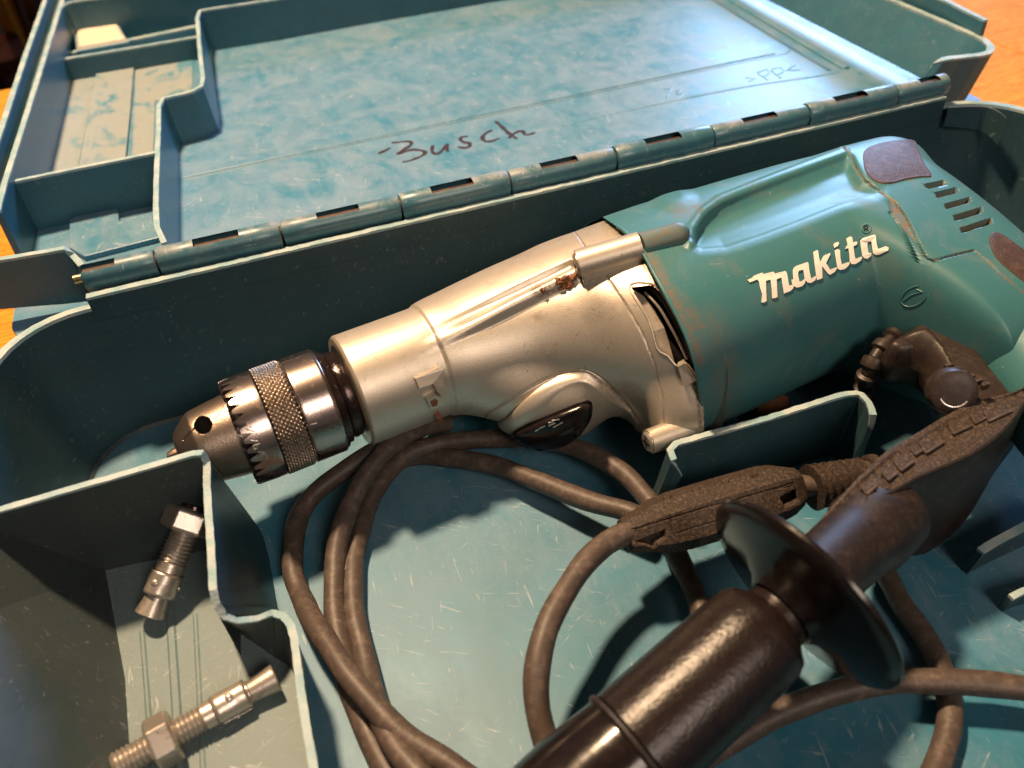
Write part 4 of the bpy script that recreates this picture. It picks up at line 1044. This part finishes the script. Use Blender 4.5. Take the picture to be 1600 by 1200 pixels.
# inline coupler block on the cord
cA=at(975,838,3.2); cB=at(1247,757,3.0); cd_=(cB-cA); cl=np.linalg.norm(cd_); cd_/=cl; cs_=np.cross([0,0,1.],cd_); cs_/=np.linalg.norm(cs_); cu_=np.cross(cd_,cs_)
t_=np.array([0,.03,.06,.9,1.3,2.2,4.5,cl-1.2,cl-.7,cl-.2,cl-.05,cl]); ry=np.array([.5,.62,.66,.92,1.10,1.20,1.22,1.20,1.1,.86,.7,.5]); rz=np.array([.5,.60,.62,.80,.95,1.02,1.05,1.02,.95,.78,.66,.5])
tt=np.linspace(0,cl,150); ny_=160; th=np.linspace(0,2*np.pi,ny_,endpoint=False)
RY=np.interp(tt,t_,ry)[:,None]; RZ=np.interp(tt,t_,rz)[:,None]; ee=2/3.2
c_=np.cos(th)[None]; s_=np.sin(th)[None]
# eight-sided feel
oct_=1/np.maximum(np.maximum(np.abs(c_),np.abs(s_)),(np.abs(c_)+np.abs(s_))*.78)
PP=cA+tt[:,None,None]*cd_+(RY*c_*oct_*.98)[...,None]*cs_+(RZ*s_*oct_*.98)[...,None]*cu_
cc=np.stack([topx(PP)[...,0],topx(PP)[...,1]],-1)
dsp=np.zeros(cc.shape[:2])
def cpx(x,y): return (940+x/3.333,690+y/3.333)
for (x,y) in ((340,290),(490,245),(645,205),(795,175)):
    q=np.array(cpx(x,y)); dx=cc-q; ex=np.array([.96,-.27]); ey=np.array([.27,.96])
    s__=np.maximum(np.abs(dx@ex)-5.5,np.abs(dx@ey)-3.2); dsp-=.16*sst(-s__,-.6,1)
for L_ in ([(130,470),(400,385),(740,290),(1000,215)],[(355,400),(385,480),(720,375)],[(880,255),(905,330)],[(900,250),(990,230)]):
    dsp-=.05*sst(-sdline(cc,np.array([cpx(*p) for p in L_])),-1.6,-.2)
for L_ in ([(180,520),(330,460),(335,500),(270,555)],[(930,290),(1010,250),(1030,310),(960,345)]):
    dsp-=.30*sst(-sdpoly(cc,np.array([cpx(*p) for p in L_])),-1,1.5)
cen=cA+tt[:,None,None]*cd_; Nd=PP-cen; Nd/=np.linalg.norm(Nd,axis=2)[...,None]
visc=((CAM-PP)*Nd).sum(2)>0
PP=PP+Nd*(dsp*visc)[...,None]
i=np.arange(len(tt)-1)[:,None]; j=np.arange(ny_)[None]; Fc=np.stack([i*ny_+j,i*ny_+(j+1)%ny_,(i+1)*ny_+(j+1)%ny_,(i+1)*ny_+j],-1).reshape(-1,4)
cop=mk('cord_coupler',PP.reshape(-1,3),Fc,M_DUSTY,drill,smooth=True,sharp=28)
lathe('cord_opening', cA-cd_*.02, cd_, [(0,.62),(-.03,.52),(.3,.47),(1,.44)], M_DUSTY, cop, 24)
p_=[cB-cd_*.4,cB,at(1268,760,3.0),at(1285,757,3.0)]
tube('cord_stub', spline(p_,.2), .40, M_CORD, cop, 18)
sa=at(1268,762,2.95); sb_=at(1345,742,2.9); sd_=sb_-sa; sl2=np.linalg.norm(sd_)
pr=[]
for q in range(26):
    t=q/25; base_=.82-.22*t; pr.append((t*sl2, base_+(.09 if (q//2)%2==0 else -.05)))
lathe('strain_relief', sa, sd_, [(0,.45)]+pr+[(sl2,.4)], M_DUSTY, cop, 28, sharp=30)
tube('strain_tail', spline([sb_,at(1358,738,2.8),at(1372,734,2.7),at(1384,745,2.3)],.15), .47, M_CORD, cop, 18)
lathe('strain_collar', at(1356,736,2.85), at(1372,733,2.8)-at(1350,738,2.85), [(0,.5),(.05,.62),(.35,.62),(.4,.5)], M_DUSTY, cop, 20)

# ================================================================== SIDE HANDLE
sh = empty('side_handle', (8,10,0), 'glossy black side handle with round flange and clamp ring lying across the coiled cord', 'handle')
fc=at(1238,940,5.6); gdir=np.array([.896,.381,.20]); gdir/=np.linalg.norm(gdir)
# direction from the picture: the seam centre at its own height
gs_=at(990,1168,4.1); gdir=(fc-gs_); glen=np.linalg.norm(gdir); gdir/=glen
pr=[(-1.05,1.30),(-1.2,1.50),(-1.45,1.60),(-2.2,1.66),(-5.2,1.70),(-glen+.12,1.72),(-glen+.04,1.62)]
grip=lathe('grip', fc, gdir, [(0.0,1.02),(-.5,1.02),(-.85,1.08)]+pr, M_GRIP, sh, 72)
lathe('grip_seam_ring', fc, gdir, [(-glen+.06,1.60),(-glen+.03,1.80),(-glen-.08,1.83),(-glen-.16,1.76),(-glen-.2,1.6)], M_CLAMP, grip, 64)
lathe('grip_cap', fc, gdir, [(-glen-.1,1.60),(-glen-.16,1.70),(-glen-2,1.80),(-glen-4,1.75),(-glen-5,1.4),(-glen-5.3,.6)], M_GLOSS, sh, 64)
lathe('flange', fc, gdir, [(.02,.4),(-.55,1.15),(-.35,1.35),(-.10,1.9),(.10,2.8),(.24,3.40),(.34,3.52),(.44,3.54),(.52,3.48),(.50,3.3),(.30,2.4),(.25,1.0)], M_GLOSS, sh, 96)
# neck beyond the flange
nk=fc+gdir*.2; ne=at(1395,795,4.6)
nd=ne-nk; lathe('neck', nk, nd, [(0,1.15),(.8,1.17),(np.linalg.norm(nd)*.55,1.26),(np.linalg.norm(nd)*.66,1.36),(np.linalg.norm(nd)*.70,1.46),(np.linalg.norm(nd)*.95,1.42),(np.linalg.norm(nd)*1.02,1.1)], M_CLAMP, sh, 56)
# clamp ring: curved bar, flat toothed inner face up, smooth outer band towards the viewer
ZC=6.2
outer=[(1270,872),(1300,840),(1335,808),(1372,782),(1400,768),(1440,746),(1512,716),(1545,695),(1567,677),(1588,652),(1602,628),(1628,588),(1650,560)]
inner=[(1240,842),(1275,808),(1312,772),(1350,738),(1382,708),(1425,682),(1475,652),(1520,630),(1567,618),(1600,606),(1625,575),(1640,550)]
def dn(L,st=.12):
    return spline([at(x,y,ZC) for x,y in L],st)
OO=dn(outer); II=dn(inner)
m_n=90
def resamp(P,n):
    s=np.r_[0,np.cumsum(np.linalg.norm(np.diff(P,axis=0),axis=1))]; t=np.linspace(0,s[-1],n); return np.stack([np.interp(t,s,P[:,k]) for k in range(3)],1)
OO=resamp(OO,m_n); II=resamp(II,m_n)
rows=[]
f=np.linspace(0,1,m_n)
drop=np.interp(f,[0,.18,.32,.5,1],[1.2,1.9,4.4,5.5,5.3])
lift_=np.interp(f,[0,.25,1],[-.9,0,.1])
V=[];nr=14
for i in range(m_n):
    o_=OO[i]+[0,0,lift_[i]]; n_=II[i]+[0,0,lift_[i]]; outn=(OO[i]-II[i]); outn[2]=0; outn/=np.linalg.norm(outn)
    tn=(f[i]*31)%1
    tooth=(-.08 if tn<.5 else 0.)
    prof=[n_-[0,0,drop[i]*.8], n_-[0,0,.15], n_+[0,0,.0]-outn*.0, n_+(o_-n_)*.12+[0,0,.03], n_+(o_-n_)*.20+[0,0,tooth], n_+(o_-n_)*.46+[0,0,tooth], n_+(o_-n_)*.52+[0,0,0],n_+(o_-n_)*.90+[0,0,-.03], n_+(o_-n_)*.95+[0,0,.07], o_+[0,0,.05], o_+outn*.07-[0,0,.12], o_+outn*.16-[0,0,drop[i]*.5], o_+outn*.08-[0,0,drop[i]*.96], o_-outn*.25-[0,0,drop[i]]]
    V+=prof
F=[];mi=[]
for i in range(m_n-1):
    for q in range(nr):
        F.append((i*nr+q,(i+1)*nr+q,(i+1)*nr+(q+1)%nr,i*nr+(q+1)%nr)); mi.append(1 if q<8 else 0)
F+= [tuple(range(nr-1,-1,-1)),tuple((m_n-1)*nr+q for q in range(nr))]; mi+=[1,0]
mk('clamp_ring',V,F,[M_CLAMP,M_DUSTY],sh,mi,smooth=True,sharp=32)
# locking blocks on the dusty face
for (x,y,w_,h_,a_) in ((1500,662,34,20,-24),(1558,640,40,22,-24),(1528,650,20,16,-27),(1455,690,34,22,-32),(1412,720,26,20,-36),(1390,738,20,16,-38),(1432,702,14,12,-35),(1358,760,22,14,-40)):
    ca,sa_=math.cos(math.radians(a_)),math.sin(math.radians(a_))
    C4=[(x+(i_*w_*ca-j_*h_*sa_)/2,y+(i_*w_*sa_+j_*h_*ca)/2) for i_,j_ in ((-1,-1),(1,-1),(1,1),(-1,1))]
    B=[at(a,b,ZC+.10) for a,b in C4]; V=B+[p-[0,0,.4] for p in B]
    o=mk('locking_block',V,[(3,2,1,0),(4,5,6,7),(0,1,5,4),(1,2,6,5),(2,3,7,6),(3,0,4,7)],M_DUSTY,sh); bevel(o,.04,2)
    e0=(B[2]+B[3])/2; P_=[B[3]+[0,0,.0],e0+[0,0,.0],B[2]+[0,0,.0]]; tube('block_edge',P_,.045,M_CORD,o,6)

# ================================================================== WEDGE ANCHORS
def anchor(A, B, label, r=.44, nutpos=.16, rot=0., thr=(0,.52)):
    A=np.array(A);B=np.array(B); D=B-A; L_=np.linalg.norm(D); D/=L_
    t=empty('wedge_anchor', tuple((A+B)/2-[0,0,r]), label, 'anchor bolt', 'steel wedge anchors in the pocket')
    pr=[(0,r*.8)]; x=0.04
    while x<L_*thr[1]:
        pr+=[(x,r*.86),(x+.065,r*1.0),(x+.13,r*.86)]; x+=.15
    lathe('threaded_rod',A,D,pr+[(x,r*.88)],M_ZINC,t,28,sharp=60)
    s0=x
    lathe('shank',A,D,[(s0,r*.9),(s0+.02,r*.98),(s0+.35,r*.98),(s0+.4,r*.86),(L_*.82,r*.86),(L_*.83,r*.8),(L_*.99,r*1.04),(L_,r*.98)],M_ZINC,t,32,sharp=25)
    # expansion sleeve: open clip round the shank
    n1=np.cross(D,[0,0,1.]); n1/=np.linalg.norm(n1); n2=np.cross(D,n1)
    s1=s0+.38; s2=L_*.815; V=[];sg=30;F=[]
    ts=np.linspace(s1,s2,9)
    for q,tq in enumerate(ts):
        for k_ in range(sg+1):
            th_=rot+2*math.pi*.96*k_/sg; bump_=1.0
            rr_=r*1.04*(1+.04*math.sin(3*th_)*(q>4))
            V.append(A+D*tq+rr_*(n1*math.cos(th_)+n2*math.sin(th_)))
    for q in range(8):
        for k_ in range(sg): F.append((q*(sg+1)+k_,q*(sg+1)+k_+1,(q+1)*(sg+1)+k_+1,(q+1)*(sg+1)+k_))
    cl_=mk('expansion_clip',V,F,M_ZINC,t,smooth=True); sm=cl_.modifiers.new('thickness','SOLIDIFY'); sm.thickness=.06; sm.offset=0
    for k_ in range(3):
        th_=rot+.3+k_*2.1; rd=n1*math.cos(th_)+n2*math.sin(th_)
        lathe('clip_dimple',A+D*(s1+s2)*.5+rd*r*1.02,rd,[(-.05,.14),(.06,.13),(.10,.07),(.10,.001)],M_ZINC,t,12)
    # nut with chamfered corners
    V=[];hw=r*1.86; c0=nutpos*L_; hh=.86
    for z_,s_ in ((0,.86),(.10,1.0),(hh-.10,1.0),(hh,.86)):
        for k_ in range(6):
            th_=math.radians(60*k_)+rot*.5+.35; V.append(A+D*(c0+z_)+hw*s_*(n1*math.cos(th_)+n2*math.sin(th_)))
    F=[(q*6+k_,q*6+(k_+1)%6,(q+1)*6+(k_+1)%6,(q+1)*6+k_) for q in range(3) for k_ in range(6)]+[tuple(range(5,-1,-1)),tuple(range(18,24))]
    nut=mk('nut',V,F,M_ZINC,t); bevel(nut,.05,2,20)
    return t
anchor(at(178,1200,ZP+.55),at(432,1058,ZP+.50),'zinc wedge anchor lying flat on the lit pocket floor, nearest the camera',.47,.21,.4,(0,.52))
anchor(at(305,792,ZP+2.7),at(234,962,ZP+.5),'shaded wedge anchor leaning against the pocket wall, its nut uppermost',.53,.03,2.2,(0,.50))
wsh=at(305,792,ZP+2.7)
lathe('washer_face',wsh,at(305,792,ZP+2.7)-at(234,962,ZP+.5),[(-.12,.52),(.02,.52),(.04,.5),(.04,.1)],M_DARKSTEEL,bpy.data.objects['wedge_anchor.001'],28)
# crumbs
def crumb(name,p,s_,mat,label,cat,seed):
    rs=np.random.RandomState(seed); v,f=lathe_geo(p-[0,0,s_*.3],[0,0,1],[(0,s_*.7),(s_*.4,s_),(s_*.8,s_*.6),(s_,.001)],9)
    v=[q+rs.randn(3)*s_*.14 for q in v]; return tag(mk(name,v,f,mat,smooth=False),label,cat)
crumb('rust_flake',at(316,868,ZP+.2),.28,M_RUST,'rusty flake on the pocket floor beside the leaning wedge anchor','debris',3)
crumb('yellow_crumb',at(197,734,ZD-.3)+[0,.35,0],.28,M_YELLOW,'small orange crumb behind the pale edge of the pocket divider','debris',5)
